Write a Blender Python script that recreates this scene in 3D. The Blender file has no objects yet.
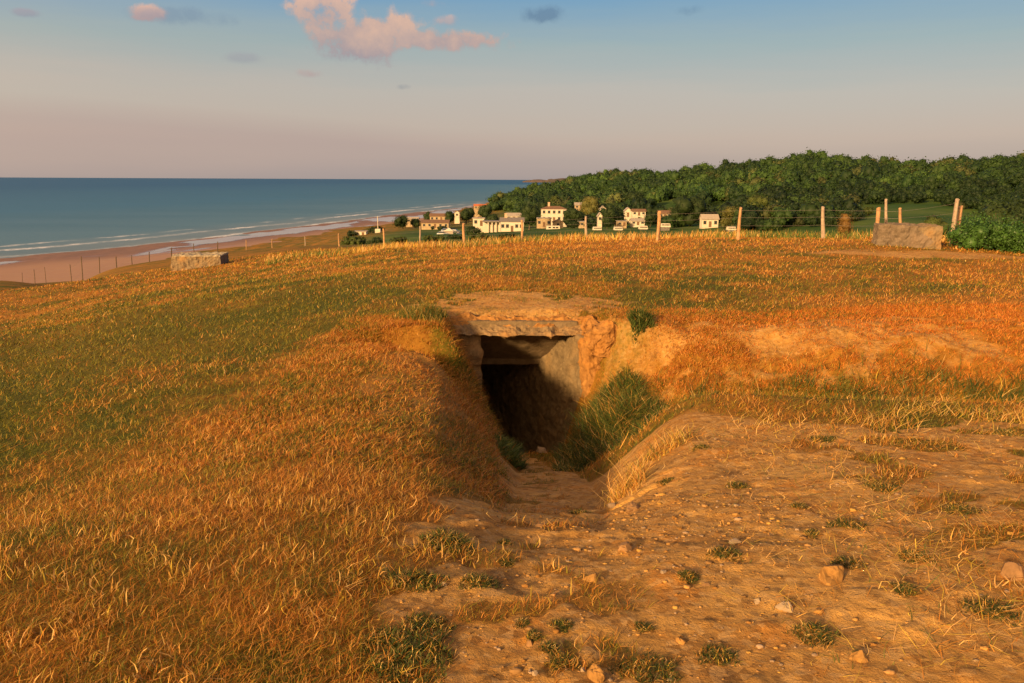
import bpy, math, random
import numpy as np
from mathutils import Vector, Matrix, Euler
R = math.radians
sc = bpy.context.scene
C = sc.collection
rng = np.random.default_rng(7)
random.seed(7)

# ------------------------------------------------------------------ camera
FPX, W, H = 800.0, 1024, 683
CAMZ = 2.0
cam_d = bpy.data.cameras.new('camera'); cam = bpy.data.objects.new('camera', cam_d); C.objects.link(cam)
cam_d.sensor_width = 36; cam_d.lens = 36*FPX/W
cam_d.clip_start = 0.05; cam_d.clip_end = 90000
cam.location = (0, 0, CAMZ)
CM = Matrix.Rotation(R(90-11.45), 3, 'X') @ Matrix.Rotation(R(0.27), 3, 'Z')
cam.rotation_euler = CM.to_euler()
sc.camera = cam
CMn = np.array(CM)

# ------------------------------------------------------------------ light
SUN_EL, SUN_AZ = R(16.5), R(218)         # azimuth measured from +Y clockwise: behind and to the left
def sundir():
    a = R(180+35)
    return Vector((math.sin(a)*math.cos(SUN_EL), math.cos(a)*math.cos(SUN_EL), math.sin(SUN_EL)))
SD = sundir()
sl = bpy.data.lights.new('sun', 'SUN'); sl.energy = 4.5; sl.angle = R(5.0); sl.color = (1.0, 0.65, 0.29)
so = bpy.data.objects.new('sun', sl); C.objects.link(so)
so.rotation_euler = (-SD).to_track_quat('-Z', 'Y').to_euler(); so.location = (-30, -30, 30)

sc.view_settings.view_transform = 'Standard'; sc.view_settings.look = 'None'
sc.view_settings.exposure = 1.0; sc.view_settings.gamma = 1
sc.cycles.max_bounces = 6

world = bpy.data.worlds.new('World'); sc.world = world; world.use_nodes = True
nt = world.node_tree; N = nt.nodes; L = nt.links
for n in list(N): N.remove(n)
def nd(tree, t, **kw):
    n = tree.nodes.new(t)
    for k, v in kw.items():
        if k == 'inp':
            for a, b in v.items(): n.inputs[a].default_value = b
        else: setattr(n, k, v)
    return n
def math_(tree, op, a, b=None, clamp=False):
    n = tree.nodes.new('ShaderNodeMath'); n.operation = op; n.use_clamp = clamp
    for i, v in enumerate((a, b)):
        if v is None: continue
        if isinstance(v, (int, float)): n.inputs[i].default_value = v
        else: tree.links.new(v, n.inputs[i])
    return n.outputs[0]
def mixc(tree, fac, a, b, mode='MIX'):
    n = tree.nodes.new('ShaderNodeMix'); n.data_type = 'RGBA'; n.blend_type = mode
    for s, v in ((n.inputs[0], fac), (n.inputs[6], a), (n.inputs[7], b)):
        if isinstance(v, (int, float)): s.default_value = v
        elif isinstance(v, tuple): s.default_value = (*v, 1) if len(v) == 3 else v
        else: tree.links.new(v, s)
    return n.outputs[2]
def ramp(tree, fac, stops, interp='LINEAR'):
    n = tree.nodes.new('ShaderNodeValToRGB'); e = n.color_ramp.elements; n.color_ramp.interpolation = interp
    while len(e) < len(stops): e.new(0.5)
    for i, (p, c) in enumerate(stops):
        e[i].position = p
        e[i].color = (c, c, c, 1) if isinstance(c, (int, float)) else (*c, 1)
    tree.links.new(fac, n.inputs[0]); return n.outputs[0]
def s2l(r, g, b):
    f = lambda c: (c/255/12.92 if c/255 <= .04045 else ((c/255+.055)/1.055)**2.4)
    return (f(r), f(g), f(b))
def sky_rgb(r, g, b):                      # a displayed sky colour, brought back to scene values for this exposure
    k = 0.5; c = s2l(r, g, b); return (c[0]*k, c[1]*k, c[2]*k)

tc = nd(nt, 'ShaderNodeTexCoord')
sep = nd(nt, 'ShaderNodeSeparateXYZ'); L.new(tc.outputs['Generated'], sep.inputs[0])
sky = nd(nt, 'ShaderNodeTexSky', sky_type='NISHITA', sun_disc=False)
sky.sun_elevation = SUN_EL; sky.sun_rotation = R(180+35); sky.air_density = 1.2; sky.dust_density = 1.5; sky.ozone_density = 2
el = sep.outputs['Z']
# thin haze bands low over the horizon
mp = nd(nt, 'ShaderNodeMapping'); mp.inputs['Scale'].default_value = (2.0, 2.0, 22.0)
L.new(tc.outputs['Generated'], mp.inputs[0])
nz = nd(nt, 'ShaderNodeTexNoise', inp={'Scale': 1.3, 'Detail': 5, 'Roughness': .55}); L.new(mp.outputs[0], nz.inputs[0])
wob = math_(nt, 'MULTIPLY', math_(nt, 'SUBTRACT', nz.outputs[0], .5), .045)
el2 = math_(nt, 'ADD', el, wob)
haze = ramp(nt, el2, [(0.0, sky_rgb(170, 156, 154)), (0.045, sky_rgb(190, 168, 158)), (0.10, sky_rgb(184, 173, 164)),
                      (0.15, sky_rgb(152, 167, 168)), (0.215, sky_rgb(96, 148, 186)), (0.40, sky_rgb(66, 118, 170)), (1.0, sky_rgb(60, 105, 160))])
nish = nd(nt, 'ShaderNodeVectorMath', operation='SCALE'); L.new(sky.outputs[0], nish.inputs[0]); nish.inputs['Scale'].default_value = 0.09
skyc = mixc(nt, 0.88, nish.outputs[0], haze)
# the flat mauve stratus bank over the sea
bank_n = nd(nt, 'ShaderNodeTexNoise', inp={'Scale': 3.0, 'Detail': 4}); L.new(tc.outputs['Generated'], bank_n.inputs[0])
xx = sep.outputs['X']
bank_top = math_(nt, 'ADD', math_(nt, 'MULTIPLY', xx, -0.055), math_(nt, 'ADD', .047, math_(nt, 'MULTIPLY', bank_n.outputs[0], .02)))
bk = math_(nt, 'MULTIPLY', math_(nt, 'SUBTRACT', bank_top, el), 40, True)
bk = math_(nt, 'MULTIPLY', bk, math_(nt, 'MULTIPLY', math_(nt, 'SUBTRACT', .15, xx), 3.0, True))
bk = math_(nt, 'MULTIPLY', bk, math_(nt, 'MULTIPLY', math_(nt, 'ADD', el, .0), 25, True))
skyc = mixc(nt, math_(nt, 'MULTIPLY', bk, .45), skyc, sky_rgb(171, 152, 149))
# clouds: soft ellipses in sky directions broken by noise
def pixdir(px, py):
    v = CMn @ np.array([(px-W/2)/FPX, -(py-H/2)/FPX, -1.0]); return v/np.linalg.norm(v)
dn = nd(nt, 'ShaderNodeTexNoise', inp={'Scale': 26, 'Detail': 7, 'Roughness': .62}); L.new(tc.outputs['Generated'], dn.inputs[0])
dn2 = nd(nt, 'ShaderNodeTexNoise', inp={'Scale': 9, 'Detail': 3, 'Roughness': .5}); L.new(tc.outputs['Generated'], dn2.inputs[0])
dsum = math_(nt, 'ADD', math_(nt, 'MULTIPLY', math_(nt, 'SUBTRACT', dn.outputs[0], .5), 2.6), math_(nt, 'MULTIPLY', math_(nt, 'SUBTRACT', dn2.outputs[0], .5), .8))
def blob(px, py, rx, ry, amp=1.0):
    d = pixdir(px, py)
    az0 = math.atan2(d[0], d[1])
    az = math_(nt, 'ARCTAN2', sep.outputs['X'], sep.outputs['Y'])
    a = math_(nt, 'MULTIPLY', math_(nt, 'SUBTRACT', az, az0), FPX/rx)
    b = math_(nt, 'MULTIPLY', math_(nt, 'SUBTRACT', el, float(d[2])), FPX/ry)
    r2 = math_(nt, 'ADD', math_(nt, 'MULTIPLY', a, a), math_(nt, 'MULTIPLY', b, b))
    return math_(nt, 'MULTIPLY', math_(nt, 'SUBTRACT', 1.0, r2), amp), b
def cloud(blobs, tone, soft=2.2, dens=.9, base=(140, 130, 140), thr=0.0, nk=1.0):
    global skyc
    m, b0 = blob(*blobs[0])
    for q in blobs[1:]:
        mm, _ = blob(*q); m = math_(nt, 'MAXIMUM', m, mm)
    m = math_(nt, 'MULTIPLY', math_(nt, 'ADD', math_(nt, 'SUBTRACT', m, thr), math_(nt, 'MULTIPLY', dsum, nk)), soft, True)
    m = math_(nt, 'MULTIPLY', math_(nt, 'MULTIPLY', m, m), dens)
    shade = math_(nt, 'ADD', math_(nt, 'MULTIPLY', b0, .5), math_(nt, 'ADD', .45, math_(nt, 'MULTIPLY', dsum, .55)), True)
    col = mixc(nt, shade, sky_rgb(*base), sky_rgb(*tone))
    skyc = mixc(nt, m, skyc, col)
cloud([(350, 38, 70, 36, 1.5), (322, 10, 44, 28, 1.9), (440, 40, 84, 13, 1.4), (385, 24, 50, 20, 1.0)], (226, 184, 160), 1.25, .9, (128, 136, 156), .62, 1.75)
cloud([(434, 3, 20, 6, 1.1)], (222, 184, 168), 1.2, .7, (165, 152, 158), .45, 1.4)
cloud([(450, 20, 22, 7, 1.1)], (218, 182, 168), 1.2, .6, (165, 152, 158), .45, 1.4)
cloud([(146, 13, 21, 9, 1.2)], (238, 188, 162), 1.4, .9, (150, 140, 152), .4, 1.4)
cloud([(308, 73, 20, 6)], (200, 166, 155), 1.3, .6, (165, 150, 155), .25, 1.0)
cloud([(26, 13, 16, 5)], (170, 145, 160), 1.5, .45, (120, 130, 155), .15, .6)
cloud([(180, 16, 70, 10)], (110, 138, 165), 1.2, .4, (95, 125, 155), .3)
cloud([(545, 14, 26, 10)], (95, 125, 155), 1.0, .6, (85, 115, 145), .3, 1.2)
cloud([(690, 11, 18, 7)], (95, 130, 160), 1.0, .6, (85, 115, 145), .3, 1.2)
cloud([(403, 87, 10, 4)], (120, 135, 150), 1.1, .5, (110, 125, 140), .25, 1.0)
cloud([(245, 58, 26, 7)], (160, 160, 168), 1.2, .5, (140, 150, 160), .2, .7)
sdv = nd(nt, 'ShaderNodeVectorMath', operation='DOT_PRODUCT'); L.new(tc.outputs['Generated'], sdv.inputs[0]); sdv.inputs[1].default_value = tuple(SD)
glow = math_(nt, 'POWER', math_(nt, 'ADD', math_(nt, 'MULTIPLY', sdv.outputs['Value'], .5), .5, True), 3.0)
skyc = mixc(nt, math_(nt, 'MULTIPLY', glow, 1.0), skyc, (1.0, .60, .27))  # warm fill added to the unseen sky around the sun, to warm the shadows
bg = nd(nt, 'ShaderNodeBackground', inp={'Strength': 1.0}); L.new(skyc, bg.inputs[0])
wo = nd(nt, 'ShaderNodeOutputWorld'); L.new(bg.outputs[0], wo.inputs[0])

# ------------------------------------------------------------------ pixel helpers (author-time measurements of the photo)
def ray(px, py):
    return CMn @ np.array([(px-W/2)/FPX, -(py-H/2)/FPX, -1.0])
def at(px, py, Y):
    d = ray(px, py); t = Y/d[1]; return Vector((d[0]*t, Y, CAMZ+d[2]*t))
def at_z(px, py, z):
    d = ray(px, py); t = (z-CAMZ)/d[2]; return Vector((d[0]*t, d[1]*t, z))

# ------------------------------------------------------------------ noise
_perm = rng.permutation(512).astype(np.int64); _perm = np.concatenate([_perm, _perm, _perm])
_ga = rng.uniform(0, 2*np.pi, 512)
def perlin(x, y):
    xi = np.floor(x).astype(np.int64); yi = np.floor(y).astype(np.int64)
    xf = x-xi; yf = y-yi
    u = xf*xf*xf*(xf*(xf*6-15)+10); v = yf*yf*yf*(yf*(yf*6-15)+10)
    def g(ix, iy, fx, fy):
        a = _ga[_perm[(_perm[ix & 511]+iy) & 511]]
        return np.cos(a)*fx+np.sin(a)*fy
    n00 = g(xi, yi, xf, yf); n10 = g(xi+1, yi, xf-1, yf); n01 = g(xi, yi+1, xf, yf-1); n11 = g(xi+1, yi+1, xf-1, yf-1)
    return (n00*(1-u)+n10*u)*(1-v)+(n01*(1-u)+n11*u)*v
def fbm(x, y, s, o=4, gain=.5):
    r = 0; a = 1
    for k in range(o):
        r = r+a*perlin(x*s+17.3*k, y*s-9.1*k); s *= 2.03; a *= gain
    return r
def ss(a, b, x):
    t = np.clip((x-a)/(b-a), 0, 1); return t*t*(3-2*t)

# ------------------------------------------------------------------ land shape: profiles along bearings
def prof(px, pts):
    d = ray(px, 240); th = math.atan2(d[0], d[1]); k = math.hypot(d[0], d[1])
    out = []
    for r, v in pts:
        if isinstance(v, tuple): z = v[0]
        else:
            q = ray(px, v); z = CAMZ + q[2]/math.hypot(q[0], q[1])*r
        out.append((r, z))
    return th, out
def Z(v): return (v,)
PROF = [
 prof(0,   [(4,Z(0)),(10,Z(-.4)),(20,Z(-1.3)),(40,Z(-4.2)),(58,287),(90,Z(-12.5)),(140,Z(-20)),(190,277),(250,Z(-26)),(300,Z(-29)),(400,Z(-34)),(4000,Z(-40))]),
 prof(100, [(4,Z(0)),(10,Z(-.3)),(20,Z(-1.0)),(40,Z(-3.2)),(65,274),(92,267),(105,Z(-9.6)),(150,Z(-19)),(240,Z(-26)),(330,Z(-29)),(420,Z(-34)),(4000,Z(-40))]),
 prof(200, [(4,Z(0)),(10,Z(-.2)),(20,Z(-.7)),(40,Z(-2.6)),(60,264.5),(100,251),(112,Z(-8.2)),(180,Z(-20)),(300,Z(-26)),(380,Z(-29)),(500,Z(-34)),(4000,Z(-40))]),
 prof(300, [(4,Z(0)),(10,Z(-.1)),(20,Z(-.4)),(40,Z(-1.9)),(60,249.5),(95,244),(107,Z(-7)),(200,Z(-19)),(350,Z(-25)),(460,Z(-28)),(600,Z(-34)),(4000,Z(-40))]),
 prof(400, [(4,Z(0)),(10,Z(0)),(20,Z(-.2)),(35,Z(-.9)),(55,244.5),(62,Z(-3.4)),(110,242),(200,237.5),(300,233),(400,228.5),(520,Z(-26)),(620,Z(-29)),(800,Z(-34)),(4000,Z(-40))]),
 prof(464, [(4,Z(0)),(10,Z(0)),(20,Z(-.1)),(40,245),(46,244.5),(56,Z(-2.6)),(110,242),(200,236.5),(300,232),(400,227),(520,Z(-24)),(700,Z(-26)),(850,Z(-28)),(1000,Z(-34)),(4000,Z(-40))]),
 prof(500, [(4,Z(0)),(10,Z(0)),(20,Z(-.05)),(40,242),(50,241),(70,Z(-4)),(110,242),(200,236),(300,231.5),(400,226),(600,Z(-22)),(900,Z(-22.5)),(1100,Z(-26)),(1400,Z(-34)),(4000,Z(-40))]),
 prof(540, [(4,Z(0)),(10,Z(0)),(20,Z(0)),(38,241),(52,239.5),(70,Z(-3.6)),(110,Z(-8)),(200,Z(-13.5)),(300,231),(400,224),(600,Z(-19)),(900,Z(-10.5)),(1200,Z(-12)),(1600,Z(-34)),(4000,Z(-40))]),
 prof(600, [(4,Z(0)),(10,Z(0)),(20,Z(0)),(36,239.5),(50,238),(70,Z(-3.5)),(110,Z(-8.5)),(250,Z(-16)),(330,228),(400,224),(550,Z(-14)),(750,Z(0)),(880,Z(5)),(1200,Z(4)),(2200,Z(-34)),(4000,Z(-40))]),
 prof(700, [(4,Z(0)),(10,Z(0)),(20,Z(0)),(29,239),(42,237.5),(60,Z(-3.5)),(100,Z(-9)),(250,Z(-16)),(350,224),(430,213),(500,200),(600,Z(2)),(680,Z(6)),(900,Z(8)),(4000,Z(0))]),
 prof(800, [(4,Z(0)),(10,Z(0)),(20,Z(0)),(28,239),(40,237.5),(60,Z(-3.5)),(100,Z(-9)),(220,Z(-14)),(320,222),(390,209),(460,Z(-3)),(540,Z(10)),(620,Z(14.5)),(900,Z(13)),(4000,Z(0))]),
 prof(900, [(4,Z(0)),(10,Z(0)),(20,Z(0)),(28,240),(40,237.5),(60,Z(-3.5)),(100,Z(-9)),(200,Z(-12.5)),(290,224),(380,205),(450,Z(-4)),(520,Z(2)),(590,Z(6)),(900,Z(7)),(4000,Z(0))]),
 prof(1024,[(4,Z(0)),(10,Z(0)),(20,Z(0)),(30,Z(0)),(42,Z(-.4)),(60,Z(-3.5)),(100,Z(-8)),(200,Z(-12)),(280,Z(-13)),(360,Z(-10)),(430,Z(-1)),(500,Z(9)),(560,Z(13)),(900,Z(13)),(4000,Z(0))]),
 prof(1400,[(4,Z(0)),(30,Z(0)),(42,Z(-.4)),(60,Z(-3)),(100,Z(-7)),(200,Z(-11)),(280,Z(-12)),(360,Z(-7)),(430,Z(1)),(500,Z(7)),(560,Z(9)),(900,Z(10)),(4000,Z(0))]),
]
LR = np.linspace(math.log(2), math.log(60000), 520)
TH = np.array([p[0] for p in PROF]); TAB = []
for th, pts in PROF:
    r = np.log([p[0] for p in pts]); z = np.array([p[1] for p in pts])
    v = np.interp(LR, r, z)
    k = np.exp(-.5*(np.arange(-8, 9)/2.2)**2); k /= k.sum()
    v = np.convolve(np.pad(v, 8, mode='edge'), k, 'valid'); TAB.append(v)
TH = np.concatenate([[-math.pi, -1.6], TH, [1.6, math.pi]])
TAB = np.array([TAB[0]*0, TAB[0]] + TAB + [TAB[-1], TAB[-1]*0])
# resample bearings finely and smooth
THF = np.linspace(-math.pi, math.pi, 721)
TF = np.array([np.interp(THF, TH, TAB[:, j]) for j in range(len(LR))]).T
kk = np.exp(-.5*(np.arange(-6, 7)/2.2)**2); kk /= kk.sum()
TF = np.array([np.convolve(np.pad(TF[:, j], 6, mode='edge'), kk, 'valid') for j in range(len(LR))]).T
def land(x, y):
    r = np.maximum(np.hypot(x, y), 2.0); th = np.arctan2(x, y)
    a = np.clip((th+math.pi)/(2*math.pi)*720, 0, 719.999); b = np.clip((np.log(r)-LR[0])/(LR[1]-LR[0]), 0, len(LR)-1.001)
    i = a.astype(int); j = b.astype(int); u = a-i; v = b-j
    return (TF[i, j]*(1-u)+TF[i+1, j]*u)*(1-v)+(TF[i, j+1]*(1-u)+TF[i+1, j+1]*u)*v

def seg_polyline(x, y, P):
    """distance, signed side and interpolated z to a polyline [(x,y,z)]"""
    best = np.full(np.shape(x), 1e9); zz = np.zeros(np.shape(x)); side = np.zeros(np.shape(x))
    for a, b in zip(P[:-1], P[1:]):
        dx, dy = b[0]-a[0], b[1]-a[1]; l2 = dx*dx+dy*dy
        t = np.clip(((x-a[0])*dx+(y-a[1])*dy)/l2, 0, 1)
        qx = a[0]+t*dx; qy = a[1]+t*dy; d = np.hypot(x-qx, y-qy)
        s = (dx*(y-a[1])-dy*(x-a[0]))/math.sqrt(l2)     # >0 left of travel
        m = d < best
        best = np.where(m, d, best); zz = np.where(m, a[2]+t*(b[2]-a[2]), zz); side = np.where(m, s, side)
    return best, zz, side
PATH = [(.22, 3.9, .30), (.30, 4.9, -.14), (.30, 5.6, -.42), (.34, 7.2, -.88), (.30, 9.5, -1.50), (.12, 12.0, -2.2), (.0, 12.6, -2.3)]
DITCH = [(.9, 9.3, -1.5), (2.0, 9.0, -1.05), (4.0, 8.55, -.82), (8.0, 8.1, -.7), (14.0, 7.6, -.6), (30, 7, -.5)]
FRONT = 12.0
def smin(a, b, k):
    h = np.clip(.5+.5*(b-a)/k, 0, 1); return b*(1-h)+a*h-k*h*(1-h)
def soil_mask(x, y):
    """1 where the ground is bare"""
    n = fbm(x, y, .9, 4)*.5; n2 = fbm(x+40, y, 3.0, 3)*.35
    # left edge of the bare patch, then the rim of the ditch
    edge = np.interp(y, [0, 1.5, 2.4, 3.2, 3.8, 4.6, 5.4, 6.5, 8, 10, 11.5, 12], [-.55, -.45, -.38, -.5, -.62, -.30, -.15, -.15, -.1, -.1, -.1, -.1])
    m = ss(-.18, .18, (x-edge)+n*.35+n2*.3)
    far = np.interp(x, [-2, 0, .8, 1.3, 2.2, 4, 8, 14], [12.5, 12.5, 7.6, 7.0, 6.4, 6.2, 6.3, 6.3])
    m *= ss(.25, -.25, (y-far)+n*.6)
    m *= 1-.85*ss(.0, .16, fbm(x+9, y, 1.9, 4)-.04+.10*ss(2, 5, x))*ss(1.2, 2.6, x)
    m *= 1-.6*ss(.08, .2, fbm(x-9, y+3, 2.6, 3))*ss(.9, .3, x)
    # bare slab top and worn strip over the bunker, and the eroded far bank
    m2 = .85*ss(1.25, .5, np.hypot((x-.2)/1.6, (y-13.2)/1.5)+n*1.3+n2*1.6)
    m3 = .58*ss(.9, .4, np.hypot((x-4.2)/3.6, (y-10.9)/1.5)+n*1.2+n2)
    m4 = .9*ss(.9, .3, np.hypot((x-11)/5.5, (y-21.5)/1.2)+n)
    m5 = .45*ss(1.1, .5, np.hypot((x+1.1)/.75, (y-8.3)/2.4)+n*1.2)
    m6 = .5*ss(.9, .3, np.hypot((x-1.7)/.8, (y-11.2)/1.6)+n)
    return np.clip(np.maximum.reduce([m, m2, m3, m4, m5, m6]), 0, 1)
def green_mask(x, y):
    n = fbm(x, y, .35, 4)*.8; r = np.hypot(x, y)
    g = .38+n*.75+.35*fbm(x+30, y, 1.6, 3)
    g += .85*np.exp(-((x+8)/7.5)**2-((y-12)/6.5)**2)             # green sweep left of centre
    g += .35*np.exp(-((x+14)/9)**2-((y-26)/8)**2)
    g += .6*np.exp(-((x-1.9)/1.1)**2-((y-13.2)/1.5)**2)          # beside the slab
    g += .9*np.exp(-((y-np.interp(x, [0, 2, 4, 8, 14], [9.6, 9.0, 8.5, 8.1, 7.6]))/.75)**2)*ss(.8, 1.6, x)
    g -= .45*np.exp(-((x+1.5)/1.8)**2-((y-8.5)/2.0)**2)
    g -= .12*np.exp(-((x+2)/4)**2-((y-4)/2.6)**2)
    g -= .55*np.exp(-((x+1.4)/.8)**2-((y-10.8)/1.3)**2)
    g -= .7*np.exp(-((y-10.9)/1.1)**2)*ss(1.8, 2.6, x)
    g -= .35*ss(22, 32, y)*ss(-6, 0, x)*ss(60, 45, r)
    g += .15*ss(60, 110, r)
    return np.clip(g, 0, 1)
def height(x, y, fine=True):
    x = np.asarray(x, float); y = np.asarray(y, float)
    r = np.hypot(x, y)
    z = land(x, y)
    near = ss(60, 20, r)
    z = z+.42*ss(7.5, 3.5, np.hypot(x-.3, y+.3)*np.interp(x, [-3, 0, 1.5, 4], [1.0, 1.0, 1.06, .86]))
    z = z+fbm(x, y, .16, 3)*.16*ss(3, 9, r)*near + fbm(x, y, .02, 4)*1.2*ss(60, 160, r)
    z = z-.16*np.exp(-((x-.3)/1.2)**2-((y-4.2)/1.2)**2)
    # path down to the door
    d, zz, s = seg_polyline(x, y, PATH)
    wl = np.interp(y, [3, 5, 8, 11, 12], [.15, .34, .26, .18, .18]); wr = np.interp(y, [3, 5, 8, 11, 12], [.15, .32, .48, .6, .62])
    kl = np.interp(y, [3, 5, 8, 10.5, 11.4, 12], [.32, .42, .74, 1.45, 2.3, 2.5]); kr = np.interp(y, [3, 5, 6.5, 8, 11, 12], [.4, .8, 1.1, 1.0, 1.6, 3.5])
    dl = np.maximum(d-wl, 0); kn = np.interp(y, [3, 5, 8, 10, 11.4, 12], [.35, .62, 1.0, 1.45, 2.2, 2.5]); br = np.interp(y, [3, 5, 7, 9, 10.5, 11.4], [.3, .55, .8, .95, 1.1, 2.0])
    dl = np.where(dl < br, dl*kn, br*kn+(dl-br)*np.interp(y, [3, 10, 11.4], [.25, .30, 2.3]))
    dd = np.where(s > 0, dl, np.maximum(d-wr, 0)*kr)
    c1 = zz+dd+.04*fbm(x, y, 2.2, 3)+2.0*np.maximum(y-FRONT-.03, 0)
    z = np.where((y < FRONT+.02) | (x > 1.28) | (x < -1.15), smin(z, c1, .30), z)
    z = z-.16*ss(FRONT+.7, FRONT+.05, y)*ss(FRONT-.3, FRONT+.02, y)*ss(-1.15, -.9, x)*ss(1.5, 1.2, x)
    # ditch to the right
    d, zz, s = seg_polyline(x, y, DITCH)
    dd = np.where(s > 0, np.maximum(d-.3, 0)*.42, np.maximum(d-.28, 0)*.82)   # far side gentle, near side steep
    c2 = zz+dd+.06*fbm(x, y, 1.5, 3)
    w = ss(FRONT+2.2, FRONT+.6, y)
    c2 = c2+3.2*ss(10.9, 12, y)*(1-ss(1.35, 2.7, x))
    z = np.where((y < FRONT+.02) | (x > 1.28), smin(z, c2, .2), z)
    # soft lip of the far bank
    if fine:
        s_ = soil_mask(x, y)
        rough = near*(.35+.65*s_)
        z = z+rough*(.018*(1-.5*s_)*fbm(x, y, 1.7, 3)+.009*(1-.5*s_)*np.abs(fbm(x+5, y, 3.6, 4, .65)) + (.005+.001*s_)*fbm(x, y+7, 10, 3, .8))
        # bank face is lumpy
        bf = np.exp(-((y-10.8)/1.2)**2)*ss(1.2, 2.2, x)
        z = z+bf*.10*fbm(x, y, 1.3, 4, .6)
        lump = np.clip(fbm(x+3, y+2, 1.7, 4, .62)-.05, 0, .16)*.09*s_*ss(7, 5.5, y)
        z = z+lump
        # little washed-out ledge across the path
        z = z-.075*ss(.05, -.02, np.abs(y-4.75-.25*(x-.3)+.1*fbm(x, y, 3, 2)))*ss(.75, .45, np.abs(x-.35))
    return z
def hz(x, y): return float(height(np.array([x]), np.array([y]))[0])
def hit(px, py, rmax=60000):
    """point on the land seen at a pixel"""
    d = ray(px, py); h = math.hypot(d[0], d[1]); r = np.geomspace(1.5, rmax, 1500)
    x = d[0]/h*r; y = d[1]/h*r; zr = CAMZ+d[2]/h*r; g = height(x, y)
    k = np.argmax(zr < g)
    return Vector((x[k], y[k], g[k]))

# ------------------------------------------------------------------ mesh + tag helpers
def link(name, verts, faces, mat=None, parent=None, smooth=False, cols=None, attrs=None):
    me = bpy.data.meshes.new(name)
    verts = np.asarray(verts, np.float32)
    if isinstance(faces, list):
        me.from_pydata(verts.tolist(), [], faces)
    else:
        nf, k = faces.shape
        me.vertices.add(len(verts)); me.vertices.foreach_set('co', verts.ravel())
        me.loops.add(nf*k); me.loops.foreach_set('vertex_index', faces.ravel().astype(np.int32))
        me.polygons.add(nf); me.polygons.foreach_set('loop_start', np.arange(0, nf*k, k, dtype=np.int32))
        me.update(calc_edges=True)
    if smooth: me.polygons.foreach_set('use_smooth', np.ones(len(me.polygons), bool))
    if cols is not None:
        a = me.color_attributes.new('col', 'FLOAT_COLOR', 'POINT')
        c4 = np.ones((len(verts), 4), np.float32); c4[:, :3] = cols; a.data.foreach_set('color', c4.ravel())
    for k_, v in (attrs or {}).items():
        a = me.attributes.new(k_, 'FLOAT', 'POINT'); a.data.foreach_set('value', np.asarray(v, np.float32))
    o = bpy.data.objects.new(name, me); C.objects.link(o)
    if mat: me.materials.append(mat)
    if parent: o.parent = parent
    return o
def tag(o, label=None, cat=None, group=None, kind=None):
    if label: o['label'] = label
    if cat: o['category'] = cat
    if group: o['group'] = group
    if kind: o['kind'] = kind
    return o
def thing(name, label, cat, loc=(0, 0, 0), rz=0, group=None):
    o = bpy.data.objects.new(name, None); C.objects.link(o); o.location = loc; o.rotation_euler = (0, 0, rz)
    o.empty_display_size = .2
    return tag(o, label, cat, group)
def copy_tree(o, parent=None):
    c = o.copy(); C.objects.link(c); c.parent = parent
    for ch in o.children: copy_tree(ch, c)
    return c
def grid_faces(nx, ny):
    i = np.arange(nx*ny).reshape(ny, nx)
    return np.stack([i[:-1, :-1], i[:-1, 1:], i[1:, 1:], i[1:, :-1]], -1).reshape(-1, 4)

# ------------------------------------------------------------------ materials
def mat_new(name, rough=.9, spec=.2):
    m = bpy.data.materials.new(name); m.use_nodes = True; t = m.node_tree
    b = t.nodes['Principled BSDF']; b.inputs['Roughness'].default_value = rough; b.inputs['Specular IOR Level'].default_value = spec
    return m, t, b
def noise(t, scale, detail=5, rough=.6, vec=None):
    n = t.nodes.new('ShaderNodeTexNoise'); n.inputs['Scale'].default_value = scale; n.inputs['Detail'].default_value = detail; n.inputs['Roughness'].default_value = rough
    if vec is not None: t.links.new(vec, n.inputs[0])
    return n.outputs[0]
def bump(t, b, h, strength=.5, dist=.02):
    n = t.nodes.new('ShaderNodeBump'); n.inputs['Strength'].default_value = strength; n.inputs['Distance'].default_value = dist
    t.links.new(h, n.inputs['Height']); t.links.new(n.outputs[0], b.inputs['Normal'])
def simple(name, col, var=.25, scale=3, rough=.9, spec=.2, bmp=0, bdist=.01, obj=True, col2=None):
    m, t, b = mat_new(name, rough, spec)
    tcn = t.nodes.new('ShaderNodeTexCoord'); v = tcn.outputs['Object']
    n = noise(t, scale, 6, .65, v)
    f = ramp(t, n, [(.3, 0.0), (.7, 1.0)])
    a = tuple(c*(1-var) for c in col); c2 = col2 or tuple(min(1, c*(1+var)) for c in col)
    t.links.new(mixc(t, f, a, c2), b.inputs['Base Color'])
    if bmp: bump(t, b, n, bmp, bdist)
    return m

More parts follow.
